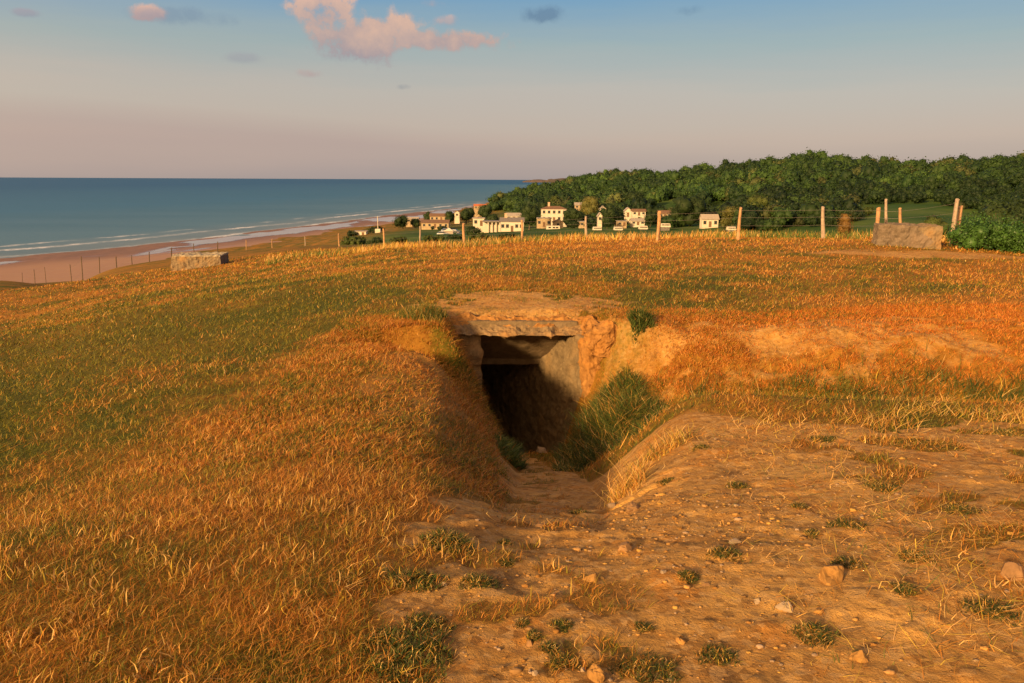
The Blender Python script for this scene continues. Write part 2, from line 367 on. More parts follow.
def ground_material():
    m, t, b = mat_new('ground', .95, .1)
    geo = t.nodes.new('ShaderNodeNewGeometry'); P = geo.outputs['Position']
    def attr(n): a = t.nodes.new('ShaderNodeAttribute'); a.attribute_name = n; return a.outputs['Fac']
    soil, green, far = attr('soil'), attr('green'), attr('far')
    n1 = noise(t, 1.1, 8, .65, P); n2 = noise(t, 7, 8, .7, P); n3 = noise(t, 38, 6, .7, P); n4 = noise(t, .22, 5, .6, P)
    # soil: ochre, paler dusty and darker reddish patches
    s = mixc(t, ramp(t, n1, [(.35, 0.), (.65, 1.)]), (.36, .18, .045), (.54, .30, .085))
    s = mixc(t, ramp(t, n2, [(.42, 0.), (.68, .55)]), s, (.20, .082, .022))
    s = mixc(t, ramp(t, n3, [(.55, 0.), (.75, .5)]), s, (.60, .36, .14))
    n5 = noise(t, 2.4, 9, .75, P); vo = t.nodes.new('ShaderNodeTexVoronoi'); vo.inputs['Scale'].default_value = 26; vo.inputs['Randomness'].default_value = 1; t.links.new(P, vo.inputs[0])
    s = mixc(t, ramp(t, n5, [(.52, 0.), (.60, .65)]), s, (.42, .17, .03))
    s = mixc(t, ramp(t, n5, [(.34, .75), (.42, 0.)]), s, (.145, .075, .028))
    vc = t.nodes.new('ShaderNodeSeparateColor'); t.links.new(vo.outputs['Color'], vc.inputs[0])
    s = mixc(t, ramp(t, vc.outputs[0], [(.6, 0.), (.95, .45)]), s, (.50, .31, .13))
    s = mixc(t, ramp(t, vc.outputs[1], [(.7, 0.), (.95, .5)]), s, (.12, .06, .022))
    # dry thatch, green thatch
    g1 = mixc(t, ramp(t, n2, [(.35, 0.), (.7, 1.)]), (.15, .066, .010), (.36, .17, .026))
    g2 = mixc(t, ramp(t, n3, [(.35, 0.), (.7, 1.)]), (.04, .045, .006), (.12, .11, .012))
    gm = math_(t, 'MULTIPLY', math_(t, 'SUBTRACT', math_(t, 'ADD', green, math_(t, 'MULTIPLY', math_(t, 'SUBTRACT', n1, .5), 1.0)), .28), 2.2, True)
    g = mixc(t, gm, g1, g2)
    g = mixc(t, ramp(t, n4, [(.45, 0.), (.7, .35)]), g, (.36, .15, .02))
    sm = math_(t, 'MULTIPLY', math_(t, 'SUBTRACT', math_(t, 'ADD', soil, math_(t, 'MULTIPLY', math_(t, 'SUBTRACT', n2, .5), .6)), .32), 3.0, True)
    c = mixc(t, sm, g, s)
    # valley: meadow green
    fm = mixc(t, ramp(t, noise(t, .02, 6, .6, P), [(.4, 0.), (.62, 1.)]), (.028, .062, .010), (.075, .105, .02))
    c = mixc(t, far, c, fm)
    t.links.new(c, b.inputs['Base Color'])
    hh = math_(t, 'ADD', math_(t, 'MULTIPLY', n2, .5), math_(t, 'MULTIPLY', n3, .5))
    bump(t, b, hh, .8, .05)
    return m
M_ground = ground_material()

def concrete(name, col, col2, lichen=None):
    m, t, b = mat_new(name, .95, .1)
    tcn = t.nodes.new('ShaderNodeTexCoord'); P = tcn.outputs['Object']
    n1 = noise(t, 1.6, 6, .6, P); n2 = noise(t, 9, 8, .72, P); n3 = noise(t, 45, 5, .7, P)
    c = mixc(t, ramp(t, n2, [(.35, 0.), (.66, 1.)]), col, col2)
    c = mixc(t, ramp(t, n3, [(.55, 0.), (.72, .5)]), c, tuple(v*.45 for v in col))
    c = mixc(t, ramp(t, n1, [(.5, 0.), (.72, .7)]), c, lichen or tuple(v*1.3 for v in col2))
    t.links.new(c, b.inputs['Base Color'])
    h = math_(t, 'ADD', math_(t, 'MULTIPLY', n2, .6), math_(t, 'MULTIPLY', n3, .4))
    bump(t, b, h, .9, .03)
    return m
M_conc = concrete('old concrete', (.13, .085, .045), (.26, .175, .09), (.36, .17, .045))
M_conc_in = concrete('inner concrete', (.12, .085, .045), (.19, .13, .075))  # slightly darker concrete for the inside of the passage
M_conc_wall = concrete('wall concrete', (.13, .09, .05), (.22, .155, .085), (.28, .17, .07))
M_earthy = concrete('earth stained concrete', (.19, .085, .025), (.36, .175, .05), (.42, .17, .03))
M_block = concrete('dark weathered block', (.10, .075, .05), (.19, .14, .10), (.22, .15, .10))  # also serves as painted shade on the long block's right end
M_block_b = concrete('orange brown block', (.13, .095, .06), (.23, .165, .095), (.30, .16, .055))
M_blocktop = concrete('sunlit block top', (.20, .165, .12), (.32, .265, .19))  # lighter copy for the long block's top, sunlight put into the colour
M_wood = simple('post wood', (.36, .20, .10), .3, 9, .8, .2, .4)
M_woodgrey = simple('grey post wood', (.30, .22, .16), .3, 9, .85, .2, .4)
M_wire = simple('wire', (.12, .10, .09), .1, 5, .5, .5)
M_stone = simple('stone', (.24, .13, .055), .4, 9, .9, .2, .5)
M_stone_grey = simple('pale stone', (.30, .215, .135), .3, 6, .9, .2, .5)

def leaf_mat(name, c1, c2, scale=.5, trans=.25, attrcol=False, rough=.65):
    m, t, b = mat_new(name, rough, .25)
    if attrcol:
        a = t.nodes.new('ShaderNodeAttribute'); a.attribute_name = 'col'; c = a.outputs['Color']
    else:
        tcn = t.nodes.new('ShaderNodeTexCoord')
        n = noise(t, scale, 4, .6, tcn.outputs['Object'])
        oi = t.nodes.new('ShaderNodeObjectInfo')
        c = mixc(t, ramp(t, n, [(.35, 0.), (.68, 1.)]), c1, c2)
        c = mixc(t, math_(t, 'MULTIPLY', oi.outputs['Random'], .35), c, tuple(v*.55 for v in c1))
    t.links.new(c, b.inputs['Base Color'])
    if trans:
        tr = t.nodes.new('ShaderNodeBsdfTranslucent'); t.links.new(c, tr.inputs[0])
        mx = t.nodes.new('ShaderNodeMixShader'); mx.inputs[0].default_value = trans
        t.links.new(b.outputs[0], mx.inputs[1]); t.links.new(tr.outputs[0], mx.inputs[2])
        t.links.new(mx.outputs[0], t.nodes['Material Output'].inputs[0])
    return m
M_blade = leaf_mat('grass blade', None, None, attrcol=True, trans=.3)
M_wood_leaf = leaf_mat('woodland leaves', None, None, attrcol=True, trans=.12)
M_dark_leaf = leaf_mat('dark tree leaves', (.018, .036, .008), (.038, .058, .013), .4)
M_mid_leaf = leaf_mat('mid tree leaves', (.04, .062, .011), (.09, .105, .02), .4)
M_olive_leaf = leaf_mat('olive shrub leaves', (.075, .085, .02), (.15, .13, .03), .6)
M_rust_leaf = leaf_mat('rusty shrub leaves', (.15, .075, .018), (.23, .13, .03), .6)
M_hedge_leaf = leaf_mat('hedge leaves', (.03, .075, .012), (.075, .16, .03), 5, rough=.45)
M_hedge_twig = simple('twigs', (.10, .07, .045), .2, 5)
M_trunk = simple('bark', (.10, .075, .05), .3, 4)

# ------------------------------------------------------------------ ground sheet
def axis(breaks):
    """breaks: list of (start, end, spacing0, spacing1)"""
    out = []
    for a, b, s0, s1 in breaks:
        x = a
        while x < b-1e-6:
            out.append(x); t = (x-a)/(b-a); x += s0*(s1/s0)**t
    out.append(breaks[-1][1]); return np.array(out)
xp = axis([(1.9, 5.2, .028, .03), (5.2, 14, .035, .16), (14, 60, .2, 1.2), (60, 400, 1.5, 8), (400, 1500, 9, 60), (1500, 5000, 100, 600)])
xm = -axis([(1.9, 5.2, .03, .04), (5.2, 14, .05, .16), (14, 60, .2, 1.2), (60, 400, 1.5, 8), (400, 1500, 9, 60), (1500, 5000, 100, 600)])[::-1]
xc = np.linspace(-1.9, 1.9, 174)[1:-1]
GX = np.concatenate([xm, xc, xp])
yb = -axis([(0, 2, .3, .5), (2, 60, .6, 8), (60, 600, 10, 120)])[::-1]
yf = axis([(0, 1.8, .3, .03), (1.8, 5.0, .019, .025), (5.0, FRONT, .026, .045), (FRONT, 18, .06, .1), (18, 60, .12, .8), (60, 200, 1, 3), (200, 1100, 3.5, 12), (1100, 5000, 20, 500)])
GY = np.concatenate([yb[:-1], yf])
# exact pair of lines either side of the bunker front
k = np.argmin(np.abs(GY-FRONT)); GY[k] = FRONT; GY = np.insert(GY, k+1, FRONT+.025)
X, Y = np.meshgrid(GX, GY)
ZZ = height(X, Y)
nx, ny = len(GX), len(GY)
F = grid_faces(nx, ny)
cx = X.ravel()[F].mean(1); cy = Y.ravel()[F].mean(1)
hole = (np.abs(cy-(FRONT+.012)) < .02) & (cx > -.52) & (cx < 1.22)
F = F[~hole]
rr = np.hypot(X, Y)
soilA = soil_mask(X, Y)*ss(60, 30, rr); greenA = green_mask(X, Y)
farA = ss(75, 120, rr)*(ss(-24.5, -20, ZZ))*ss(-26, -8, X-(-60)+0*Y)
farA = np.where(X < -30, farA*ss(-80, -30, X), farA)
GV = np.stack([X.ravel(), Y.ravel(), ZZ.ravel()], 1)
g = link('ground', GV, F, M_ground, smooth=True, attrs={'soil': soilA.ravel(), 'green': greenA.ravel(), 'far': farA.ravel()})
tag(g, kind='structure')
print('ground verts', len(GV))

# ------------------------------------------------------------------ shore, beach, sea
SEA = -28.0
shore_px = [(-900, 330), (-300, 281), (0, 256.5), (60, 252.5), (100, 249), (160, 242.5), (200, 238.5), (256, 231), (300, 226), (350, 219.5), (400, 213.5), (440, 209.5), (462, 207), (478, 204.5)]
SH = [at_z(a, b+.6, SEA) for a, b in shore_px]
SHP = [(p.x, p.y, 0) for p in SH]
e = SH[-1]; SHP += [(e.x+60, e.y+260, 0), (e.x+200, e.y+1200, 0), (e.x+260, e.y+3500, 0)]
# beach: strip swept along the shore, from under the water to the foot of the slope
BP = np.array([(p[0], p[1]) for p in SHP]); seglen = np.hypot(*np.diff(BP, axis=0).T); cum = np.concatenate([[0], np.cumsum(seglen)])
S = np.concatenate([np.arange(0, min(cum[-1], 2200), 3.0), np.arange(2200, cum[-1], 60.)])
bx = np.interp(S, cum, BP[:, 0]); by = np.interp(S, cum, BP[:, 1])
for q in range(6):
    bx[1:-1] = (bx[:-2]+2*bx[1:-1]+bx[2:])/4; by[1:-1] = (by[:-2]+2*by[1:-1]+by[2:])/4
tx = np.gradient(bx); ty = np.gradient(by); tl = np.hypot(tx, ty); nxn = ty/tl; nyn = -tx/tl     # inland normal (to the right of travel)
D = np.concatenate([np.arange(-40, 0, 5.), np.arange(0, 60, 1.5), np.arange(60, 150, 6.)])
BXX = bx[None, :]+nxn[None, :]*D[:, None]; BYY = by[None, :]+nyn[None, :]*D[:, None]
BZ = SEA+np.where(D < 0, D*.05, D*.016)[:, None]+fbm(BXX, BYY*.4, .05, 3)*.30+0*BXX
BZ = np.where(D[:, None] > 60, BZ-.0, BZ)
m, t, b = mat_new('wet sand', .6, .4)
P = t.nodes.new('ShaderNodeNewGeometry').outputs['Position']
a = t.nodes.new('ShaderNodeAttribute'); a.attribute_name = 'wet'
nn = noise(t, .035, 6, .6, P); n2 = noise(t, .3, 5, .6, P)
c = mixc(t, a.outputs['Fac'], (.30, .165, .085), (.15, .078, .045))
c = mixc(t, ramp(t, n2, [(.4, 0.), (.7, .5)]), c, (.27, .13, .075))
t.links.new(c, b.inputs['Base Color'])
a2 = t.nodes.new('ShaderNodeAttribute'); a2.attribute_name = 'film'
t.links.new(math_(t, 'SUBTRACT', .75, math_(t, 'MULTIPLY', a2.outputs['Fac'], .65)), b.inputs['Roughness'])
bump(t, b, n2, .15, .3)
film = ss(.0, .12, fbm(BXX, BYY*.35, .022, 4)+.20*np.exp(-((D[:, None]-24)/11.)**2))*ss(4, 9, D)[:, None]*ss(52, 36, D)[:, None]
wet = (ss(55, 25, D)[:, None]+0*BXX)
bo = link('beach', np.stack([BXX.ravel(), BYY.ravel(), BZ.ravel()], 1), grid_faces(len(S), len(D)), m, smooth=True, attrs={'wet': wet.ravel(), 'film': film.ravel()})
tag(bo, kind='structure')
# shallow tide pools lying on the sand
pm, pt, pb = mat_new('tide pool water', .07, 1.0); pb.inputs['Base Color'].default_value = (.16, .13, .12, 1)
PZ = BZ+.03; pf = grid_faces(len(S), len(D)); keep = (film.ravel()[pf].min(1) > .3)
po = link('tide_water', np.stack([BXX.ravel(), BYY.ravel(), (PZ).ravel()], 1), pf[keep], pm, smooth=True)
tag(po, kind='structure')

def axis2(a0, b0, s): return np.arange(a0, b0, s)
sx = np.concatenate([-np.geomspace(60000, 620, 26), np.arange(-600, 140, 4.), np.geomspace(150, 60000, 26)])
sy = np.concatenate([[-60000, -12000, -3000, -800, -200], np.arange(-60, 1300, 5.), np.geomspace(1320, 70000, 60)])
SX, SY = np.meshgrid(sx, sy)
dsh, _, side = seg_polyline(SX, SY, [(bx[i], by[i], 0) for i in range(0, len(bx), 14)]+[(bx[-1], by[-1], 0)])
dsg = np.where(side > 0, dsh, -dsh)
fm = fbm(SX*1.0, SY*.5, .012, 3); fm2 = fbm(SX, SY*.6, .05, 3)
foam = np.maximum(ss(5, 1.5, dsg)*.8, ss(4.5, 1.5, np.abs(dsg-26-9*fm))*ss(.02, .22, fm2+.28+fm*.6))
foam = np.maximum(foam, .7*ss(3, 1, np.abs(dsg-46-12*fm))*ss(.1, .3, fm2+fm))
foam *= (dsg > -3)*(.35+.65*ss(-.1, .2, fbm(SX, SY, .02, 3)))
m, t, b = mat_new('sea', .35, .5)
P = t.nodes.new('ShaderNodeNewGeometry').outputs['Position']
a = t.nodes.new('ShaderNodeAttribute'); a.attribute_name = 'dist'
f = t.nodes.new('ShaderNodeAttribute'); f.attribute_name = 'foam'
dist = math_(t, 'DIVIDE', a.outputs['Fac'], 1600.)
c = ramp(t, dist, [(0, (.17, .20, .20)), (.04, (.08, .155, .20)), (.22, (.037, .118, .20)), (1.0, (.015, .07, .165))])
mpn = t.nodes.new('ShaderNodeMapping'); t.links.new(P, mpn.inputs[0]); mpn.inputs['Scale'].default_value = (.35, 1, 1); mpn.inputs['Rotation'].default_value = (0, 0, R(20))
w1 = noise(t, .012, 8, .6, mpn.outputs[0]); w2 = noise(t, .25, 6, .65, mpn.outputs[0])
c = mixc(t, ramp(t, w1, [(.35, 0.), (.7, .55)]), c, (.03, .10, .15))
fo = math_(t, 'MULTIPLY', f.outputs['Fac'], ramp(t, noise(t, .35, 5, .7, P), [(.38, 0.), (.55, 1.)]))
c = mixc(t, fo, c, (.75, .72, .70))
t.links.new(c, b.inputs['Base Color']); bump(t, b, w2, .35, 1.0)
b.inputs['Specular IOR Level'].default_value = .18; b.inputs['Roughness'].default_value = .5
so_ = link('sea', np.stack([SX.ravel(), SY.ravel(), np.full(SX.size, SEA)], 1), grid_faces(len(sx), len(sy)), m, attrs={'dist': np.clip(dsg, 0, 5000).ravel(), 'foam': foam.ravel()})
tag(so_, kind='structure')

# far headland on the horizon: low cliffs with fields
hx = np.linspace(0, 1, 90)
hm = simple('headland', (.10, .09, .06), .4, .002, col2=(.17, .11, .08))
HB = at(522, 182, 9000); HE = at(700, 182, 8000)
vs = []
for j, (dz, off) in enumerate([(SEA-2, 0), (.45, 60), (1.0, 180), (1.1, 900), (.6, 2500)]):
    for q in hx:
        base = HB.lerp(HE, float(q)); top = 14+20*float(ss(0, .15, q))+6*math.sin(q*37)+5*math.sin(q*91)
        z = SEA-2 if j == 0 else SEA+top*dz
        vs.append((base.x+off*.1+30*math.sin(q*60), base.y+off, z))
ho = link('far_headland', np.array(vs), grid_faces(90, 5), hm, smooth=True); tag(ho, kind='structure')

# ------------------------------------------------------------------ rough solids
import bmesh
from mathutils import noise as mn
def rough_solid(name, corners, faces, mat, parent=None, cell=.08, amp=.02, freq=6, amp2=.0, freq2=1.5, keep=None, mats=None, matfn=None):
    bm = bmesh.new(); vs = [bm.verts.new(c) for c in corners]
    for f in faces: bm.faces.new([vs[i] for i in f])
    bmesh.ops.recalc_face_normals(bm, faces=bm.faces)
    for _ in range(7):
        es = [e for e in bm.edges if e.calc_length() > cell]
        if not es: break
        bmesh.ops.subdivide_edges(bm, edges=es, cuts=1, use_grid_fill=True)
        if len(bm.verts) > 30000: break
    bmesh.ops.triangulate(bm, faces=bm.faces)
    bm.normal_update()
    off = Vector(corners[0])*3.1
    for v in bm.verts:
        n = v.normal
        d = amp*mn.fractal(v.co*freq+off, .7, 2.1, 4) + amp2*mn.fractal(v.co*freq2+off, .8, 2, 2)
        v.co += n*d
    me = bpy.data.meshes.new(name)
    if matfn:
        for f in bm.faces: f.material_index = matfn(f.calc_center_median())
    bm.to_mesh(me); bm.free()
    for m_ in (mats or [mat]): me.materials.append(m_)
    o = bpy.data.objects.new(name, me); C.objects.link(o)
    if parent: o.parent = parent
    return o
BOXF = [(0, 1, 2, 3), (7, 6, 5, 4), (0, 4, 5, 1), (1, 5, 6, 2), (2, 6, 7, 3), (3, 7, 4, 0)]
def hexa(b, t): return list(b)+list(t), BOXF
def prism_yz(profile, x0, x1):
    n = len(profile)
    v = [(x0, y, z) for y, z in profile]+[(x1, y, z) for y, z in profile]
    return v, [tuple(range(n)), tuple(range(2*n-1, n-1, -1))]+[(i, i+n, (i+1) % n+n, (i+1) % n) for i in range(n)]

# ------------------------------------------------------------------ bunker entrance
bk_ = thing('bunker_entrance', 'ruined concrete bunker entrance sunk in the grass with a dark doorway', 'bunker', (0, 0, 0))
v, f = hexa([(-1.10, 11.84, -.30), (1.36, 11.80, -.30), (1.42, 12.75, -.36), (-1.15, 12.75, -.36)],
            [(-.95, 12.16, -.05), (1.22, 12.14, -.05), (1.20, 12.75, -.20), (-.95, 12.75, -.20)])
rough_solid('roof_slab', v, f, None, bk_, .04, .05, 7, .06, 2.2, mats=[M_conc, M_earthy], matfn=lambda c: 1 if c.z > -.17+.07*mn.noise(c*4) or c.x > 1.05 else 0)
# left jamb: front face with courses, then the inner wall running back
v, f = hexa([(-1.45, 11.93, -2.7), (-.47, 11.93, -2.7), (-.60, 12.3, -2.7), (-1.45, 12.3, -2.7)],
            [(-1.35, 11.95, -.25), (-.47, 11.95, -.3), (-.60, 12.3, -.3), (-1.4, 12.3, -.2)])
jl = rough_solid('left_jamb', v, f, M_conc, bk_, .06, .04, 5, .03, 2)
v, f = hexa([(-.60, 12.28, -3.2), (-2.0, 15.6, -3.2), (-2.4, 15.5, -3.2), (-1.0, 12.2, -3.2)],
            [(-.60, 12.28, -.15), (-2.0, 15.6, -.15), (-2.4, 15.5, -.15), (-1.0, 12.2, -.15)])
rough_solid('left_wall', v, f, M_conc_in, bk_, .2, .006)
v, f = hexa([(1.17, 11.42, -2.9), (1.75, 11.55, -2.9), (.1, 15.5, -3.2), (-.62, 15.5, -3.2)],
            [(1.13, 11.50, -.32), (1.62, 11.62, -.22), (.1, 15.5, -.14), (-.62, 15.5, -.14)])
rough_solid('right_wall', v, f, None, bk_, .06, .03, 7, .03, 2, mats=[M_conc_wall, M_earthy], matfn=lambda c: 1 if c.y < 11.72+.12*mn.noise(c*3) else 0)
v, f = prism_yz([(12.02, -.34), (12.20, -.36), (12.98, -.92), (13.0, -1.02), (15.6, -1.45), (15.6, -.12), (12.02, -.12)], -2.0, 1.0)
rough_solid('sloped_lintel', v, f, M_conc_in, bk_, .08, .008, 8)
v, f = prism_yz([(11.75, -2.42), (15.6, -3.1), (15.6, -3.3), (11.75, -3.3)], -2.2, 1.3)
rough_solid('passage_floor', v, f, M_conc_in, bk_, .3, .01)
v, f = prism_yz([(15.4, -3.2), (15.6, -3.2), (15.6, -.3), (15.4, -.3)], -2.4, .4)
rough_solid('back_wall', v, f, M_conc_in, bk_, .4, .006)
# broken lumps at the right-hand shoulder
for (x, y, z, s) in [(1.35, 11.55, -.30, .24), (1.48, 11.60, -.70, .22)]:
    v, f = hexa([(x-s, y-s*.6, z-s), (x+s, y-s*.6, z-s), (x+s, y+s, z-s), (x-s, y+s, z-s)], [(x-s*.8, y-s*.4, z+s), (x+s*.8, y-s*.3, z+s*.8), (x+s*.8, y+s, z+s), (x-s*.8, y+s, z+s)])
    rough_solid('broken_block', v, f, M_earthy, bk_, .045, .07, 5, .10, 3)

# ------------------------------------------------------------------ concrete blocks
def block(name, label, c, w, d, h, rz, lean=.05, mats=None, matfn=None, amp=.03):
    a = w/2; e = d/2; k = lean
    v, f = hexa([(-a, -e, -.5), (a, -e, -.5), (a, e, -.5), (-a, e, -.5)], [(-a+k, -e+k, h), (a-k, -e+k, h*.97), (a-k, e-k, h), (-a+k, e-k, h)])
    o = rough_solid(name, v, f, None, None, .07 if w < 2.5 else .12, amp, 4, amp*.8, 1.3, mats=mats, matfn=matfn)
    o.location = c; o.rotation_euler = (0, 0, rz); return o
p = at(201, 265.5, 52)
bl = block('concrete_block', 'long low concrete block with a pale top lying on the grass above the beach', (p.x, p.y, p.z), 3.2, 2.2, .76, R(5), .10, [M_block_b, M_blocktop, M_block], lambda c: 1 if c.z > .66 else (2 if c.x > 1.45 else 0), .075)  # sunlit top and shaded right end are painted into the face colours
tag(bl, cat='concrete block')
bl['label'] = 'long low concrete block with a pale top lying on the grass above the beach'
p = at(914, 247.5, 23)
bl = block('concrete_block', 'rough brown squat concrete block beside the hedge and leaning posts', (p.x, p.y+.5, p.z), 1.80, .9, .62, R(-14), .07, [M_block, M_block_b], lambda c: 1 if c.x > .42+.2*math.sin(c.z*9) else 0, .06)  # right part switches to the more orange concrete
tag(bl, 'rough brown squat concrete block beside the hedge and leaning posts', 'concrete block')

# ------------------------------------------------------------------ fences
def cyl(p0, p1, r0, r1, n=8, cap=True):
    p0 = Vector(p0); p1 = Vector(p1); ax = (p1-p0).normalized(); u = ax.orthogonal().normalized(); w = ax.cross(u)
    vs = []
    for p_, r_ in ((p0, r0), (p1, r1)):
        for i in range(n):
            a_ = 2*math.pi*i/n; vs.append(p_+(u*math.cos(a_)+w*math.sin(a_))*r_)
    fs = [(i, (i+1) % n, (i+1) % n+n, i+n) for i in range(n)]
    if cap: fs += [tuple(range(n))[::-1], tuple(range(n, 2*n))]
    return vs, fs
class MB:
    def __init__(s): s.v = []; s.f = []
    def add(s, vf):
        o = len(s.v); s.v += [tuple(v) for v in vf[0]]; s.f += [tuple(i+o for i in f) for f in vf[1]]; return s
    def box(s, x0, x1, y0, y1, z0, z1):
        return s.add(([(x0, y0, z0), (x1, y0, z0), (x1, y1, z0), (x0, y1, z0), (x0, y0, z1), (x1, y0, z1), (x1, y1, z1), (x0, y1, z1)],
                      [(3, 2, 1, 0), (4, 5, 6, 7), (0, 1, 5, 4), (1, 2, 6, 5), (2, 3, 7, 6), (3, 0, 4, 7)]))
    def build(s, name, mat, parent=None, smooth=False): return link(name, s.v, s.f, mat, parent, smooth)
def post_mesh(name, base, top, rad, mat, parent):
    base = Vector(base); top = Vector(top); n = 8
    ax = (top-base); mb = MB(); K = 7; u = ax.orthogonal().normalized(); w = ax.normalized().cross(u)
    vs = []; ph = random.random()*9
    for k_ in range(K):
        q = base.lerp(top, k_/(K-1))+u*rad*.25*math.sin(ph+k_*.9)
        for i in range(n):
            a_ = 2*math.pi*i/n; rr_ = rad*(1.08-.16*k_/(K-1))*(1+.10*math.sin(ph+i*2.1+k_*.6))
            dz = (rad*.5*math.sin(ph+a_)) if k_ == K-1 else 0
            vs.append(q+(u*math.cos(a_)+w*math.sin(a_))*rr_+Vector((0, 0, dz)))
    fs = [(k_*n+i, k_*n+(i+1) % n, (k_+1)*n+(i+1) % n, (k_+1)*n+i) for k_ in range(K-1) for i in range(n)]
    fs += [tuple(range((K-1)*n, K*n)), tuple(range(n))[::-1]]
    mb.add((vs, fs)); return mb.build(name, mat, parent)
def wire_mesh(name, pts, rad, parent, mat, sag=.02):
    mb = MB()
    for a_, b_ in zip(pts[:-1], pts[1:]):
        prev = a_
        for k_ in range(1, 5):
            q = a_.lerp(b_, k_/4); q = q-Vector((0, 0, sag*math.sin(math.pi*k_/4)))
            mb.add(cyl(prev, q, rad, rad, 4, False)); prev = q
    return mb.build(name, mat, parent)
def fence(name, label, rows, rad, wires, wr=.004, mats=None):
    """rows: (px_base, row_base, px_top, row_top, Y)"""
    t0 = at(rows[0][0], rows[0][1], rows[0][4])
    f_ = thing(name, label, 'fence', (0, 0, 0))
    lines = [[] for _ in wires]
    for i, (a_, b_, c_, d_, Y_) in enumerate(rows):
        top = at(c_, d_, Y_); base = at(a_, b_, Y_); gz = hz(base.x, base.y)
        base.z = min(base.z, gz)-.15
        post_mesh('post', base, top, rad*(1+.15*math.sin(i*2.3)), (mats or [M_wood])[i % len(mats or [1])], f_)
        for k_, h_ in enumerate(wires): lines[k_].append(base.lerp(top, h_)-Vector((0, rad*1.05, 0)))
    for ln in lines: wire_mesh('wire', ln, wr, f_, M_wire)
    return f_
MAIN = [(246, 247, 246, 240, 110), (272, 246, 272, 239, 104), (305, 245, 305, 236.5, 98), (339, 244.5, 338.5, 233.7, 85), (384, 244.5, 383.5, 228.8, 58), (420, 244, 420, 226.3, 51), (464, 246, 463.5, 223.5, 41), (522, 241.8, 522, 220.3, 39.5),
        (586, 239.5, 586, 216.5, 36), (657.5, 240, 659.5, 211.8, 30.5), (737.5, 238, 741, 207.8, 27.5), (823.5, 237.5, 823, 207.2, 27), (876, 238, 878.5, 208, 26.4), (902, 238, 900, 208.5, 26), (952, 236, 957.5, 199.5, 24.4)]
fence('wire_fence', 'wooden posts strung with wires across the crest of the field', MAIN, .058, (.52, .74, .93), .0035, [M_wood, M_wood, M_woodgrey])
LOW = [(22, 277.5, 22, 272.5, 190), (34, 275, 34, 269.5, 165), (45, 274, 44.5, 267, 140), (70, 272, 70, 264.5, 118), (81, 266.5, 81, 256.5, 97), (99, 267.5, 99, 257, 92), (116, 265.5, 116, 256.5, 92), (132, 264.5, 131.5, 255.3, 91), (149.5, 262.5, 149, 251.8, 86), (171.5, 258, 171.5, 247.6, 88), (194, 254, 193.5, 243.7, 92), (217.5, 251, 217.5, 241.7, 96), (246, 248, 246, 240, 108)]
fence('wire_fence', 'line of thin short posts down the slope above the beach at the left', LOW[:-1], .055, (.6, .9), .006, [M_hedge_twig])
fp = lambda name, lab, r, rad, m_: (lambda b_, t_: tag(post_mesh(name, (b_.x, b_.y, hz(b_.x, b_.y)-.2), t_, rad, m_, None), lab, 'post'))(at(r[0], r[1], r[4]), at(r[2], r[3], r[4]))
fp('wooden_post', 'tall weathered grey post standing behind the squat concrete block', (887.5, 238, 886, 199.5, 27.6), .05, M_woodgrey)
fp('wooden_post', 'short thick post propped beside the leaning fence post next to the hedge', (957.5, 236, 961, 206.5, 24.9), .062, M_wood)

# ------------------------------------------------------------------ foliage builders
def crown_geo(r_, w, h, nleaf, leaf, nlobes=8, d=None, core=.6, flat=.0):
    d = d or w
    lob = []
    for k_ in range(nlobes):
        u_ = r_.normal(size=3); u_ /= np.linalg.norm(u_); q = r_.uniform(.25, .62)
        c_ = u_*np.array([w/2, d/2, h/2])*q*1.15; rad = r_.uniform(.20, .42)*min(w, h, d)*(1.1-.35*q)*1.2
        lob.append((c_, rad))
    lob.append((np.zeros(3), .36*min(w, h, d)*1.1))
    V = []; Q = []; S = []
    # cores
    th = np.linspace(0, 2*np.pi, 9)[:-1]; ph = np.linspace(.02, np.pi-.02, 6)
    for c_, rad in lob:
        o = sum(len(a_) for a_ in V)
        g_ = np.array([[math.sin(p_)*math.cos(t_), math.sin(p_)*math.sin(t_), math.cos(p_)] for p_ in ph for t_ in th])
        g_ = g_*(rad*core)*(1+.18*r_.normal(size=(len(g_), 1)))+c_; V.append(g_)
        i = np.arange(6*8).reshape(6, 8); i2 = np.roll(i, -1, 1)
        Q.append(np.stack([i[:-1], i2[:-1], i2[1:], i[1:]], -1).reshape(-1, 4)+o); S.append(np.full(len(g_), .8))
    rads = np.array([q[1] for q in lob]); pr = rads**2; pr /= pr.sum()
    k_ = r_.choice(len(lob), nleaf, p=pr); cc = np.array([q[0] for q in lob])[k_]; rr_ = rads[k_]
    n_ = r_.normal(size=(nleaf, 3)); n_ /= np.linalg.norm(n_, axis=1)[:, None]
    pos = cc+n_*(rr_*r_.uniform(.62, 1.18, nleaf))[:, None]
    nn_ = n_+r_.normal(size=(nleaf, 3))*.55+np.array([0, 0, .15]); nn_ /= np.linalg.norm(nn_, axis=1)[:, None]
    a_ = np.cross(nn_, r_.normal(size=(nleaf, 3))); a_ /= np.linalg.norm(a_, axis=1)[:, None]; b_ = np.cross(nn_, a_)
    s_ = (leaf*r_.uniform(.6, 1.25, nleaf))[:, None]
    quad = np.stack([pos-a_*s_*.62, pos-b_*s_*.36+nn_*s_*.1, pos+a_*s_*.62, pos+b_*s_*.36+nn_*s_*.1], 1).reshape(-1, 3)
    o = sum(len(a__) for a__ in V); V.append(quad); Q.append(np.arange(nleaf*4).reshape(-1, 4)+o)
    S.append(np.repeat(r_.uniform(.78, 1.12, nleaf), 4))
    return np.concatenate(V), np.concatenate(Q), np.concatenate(S)
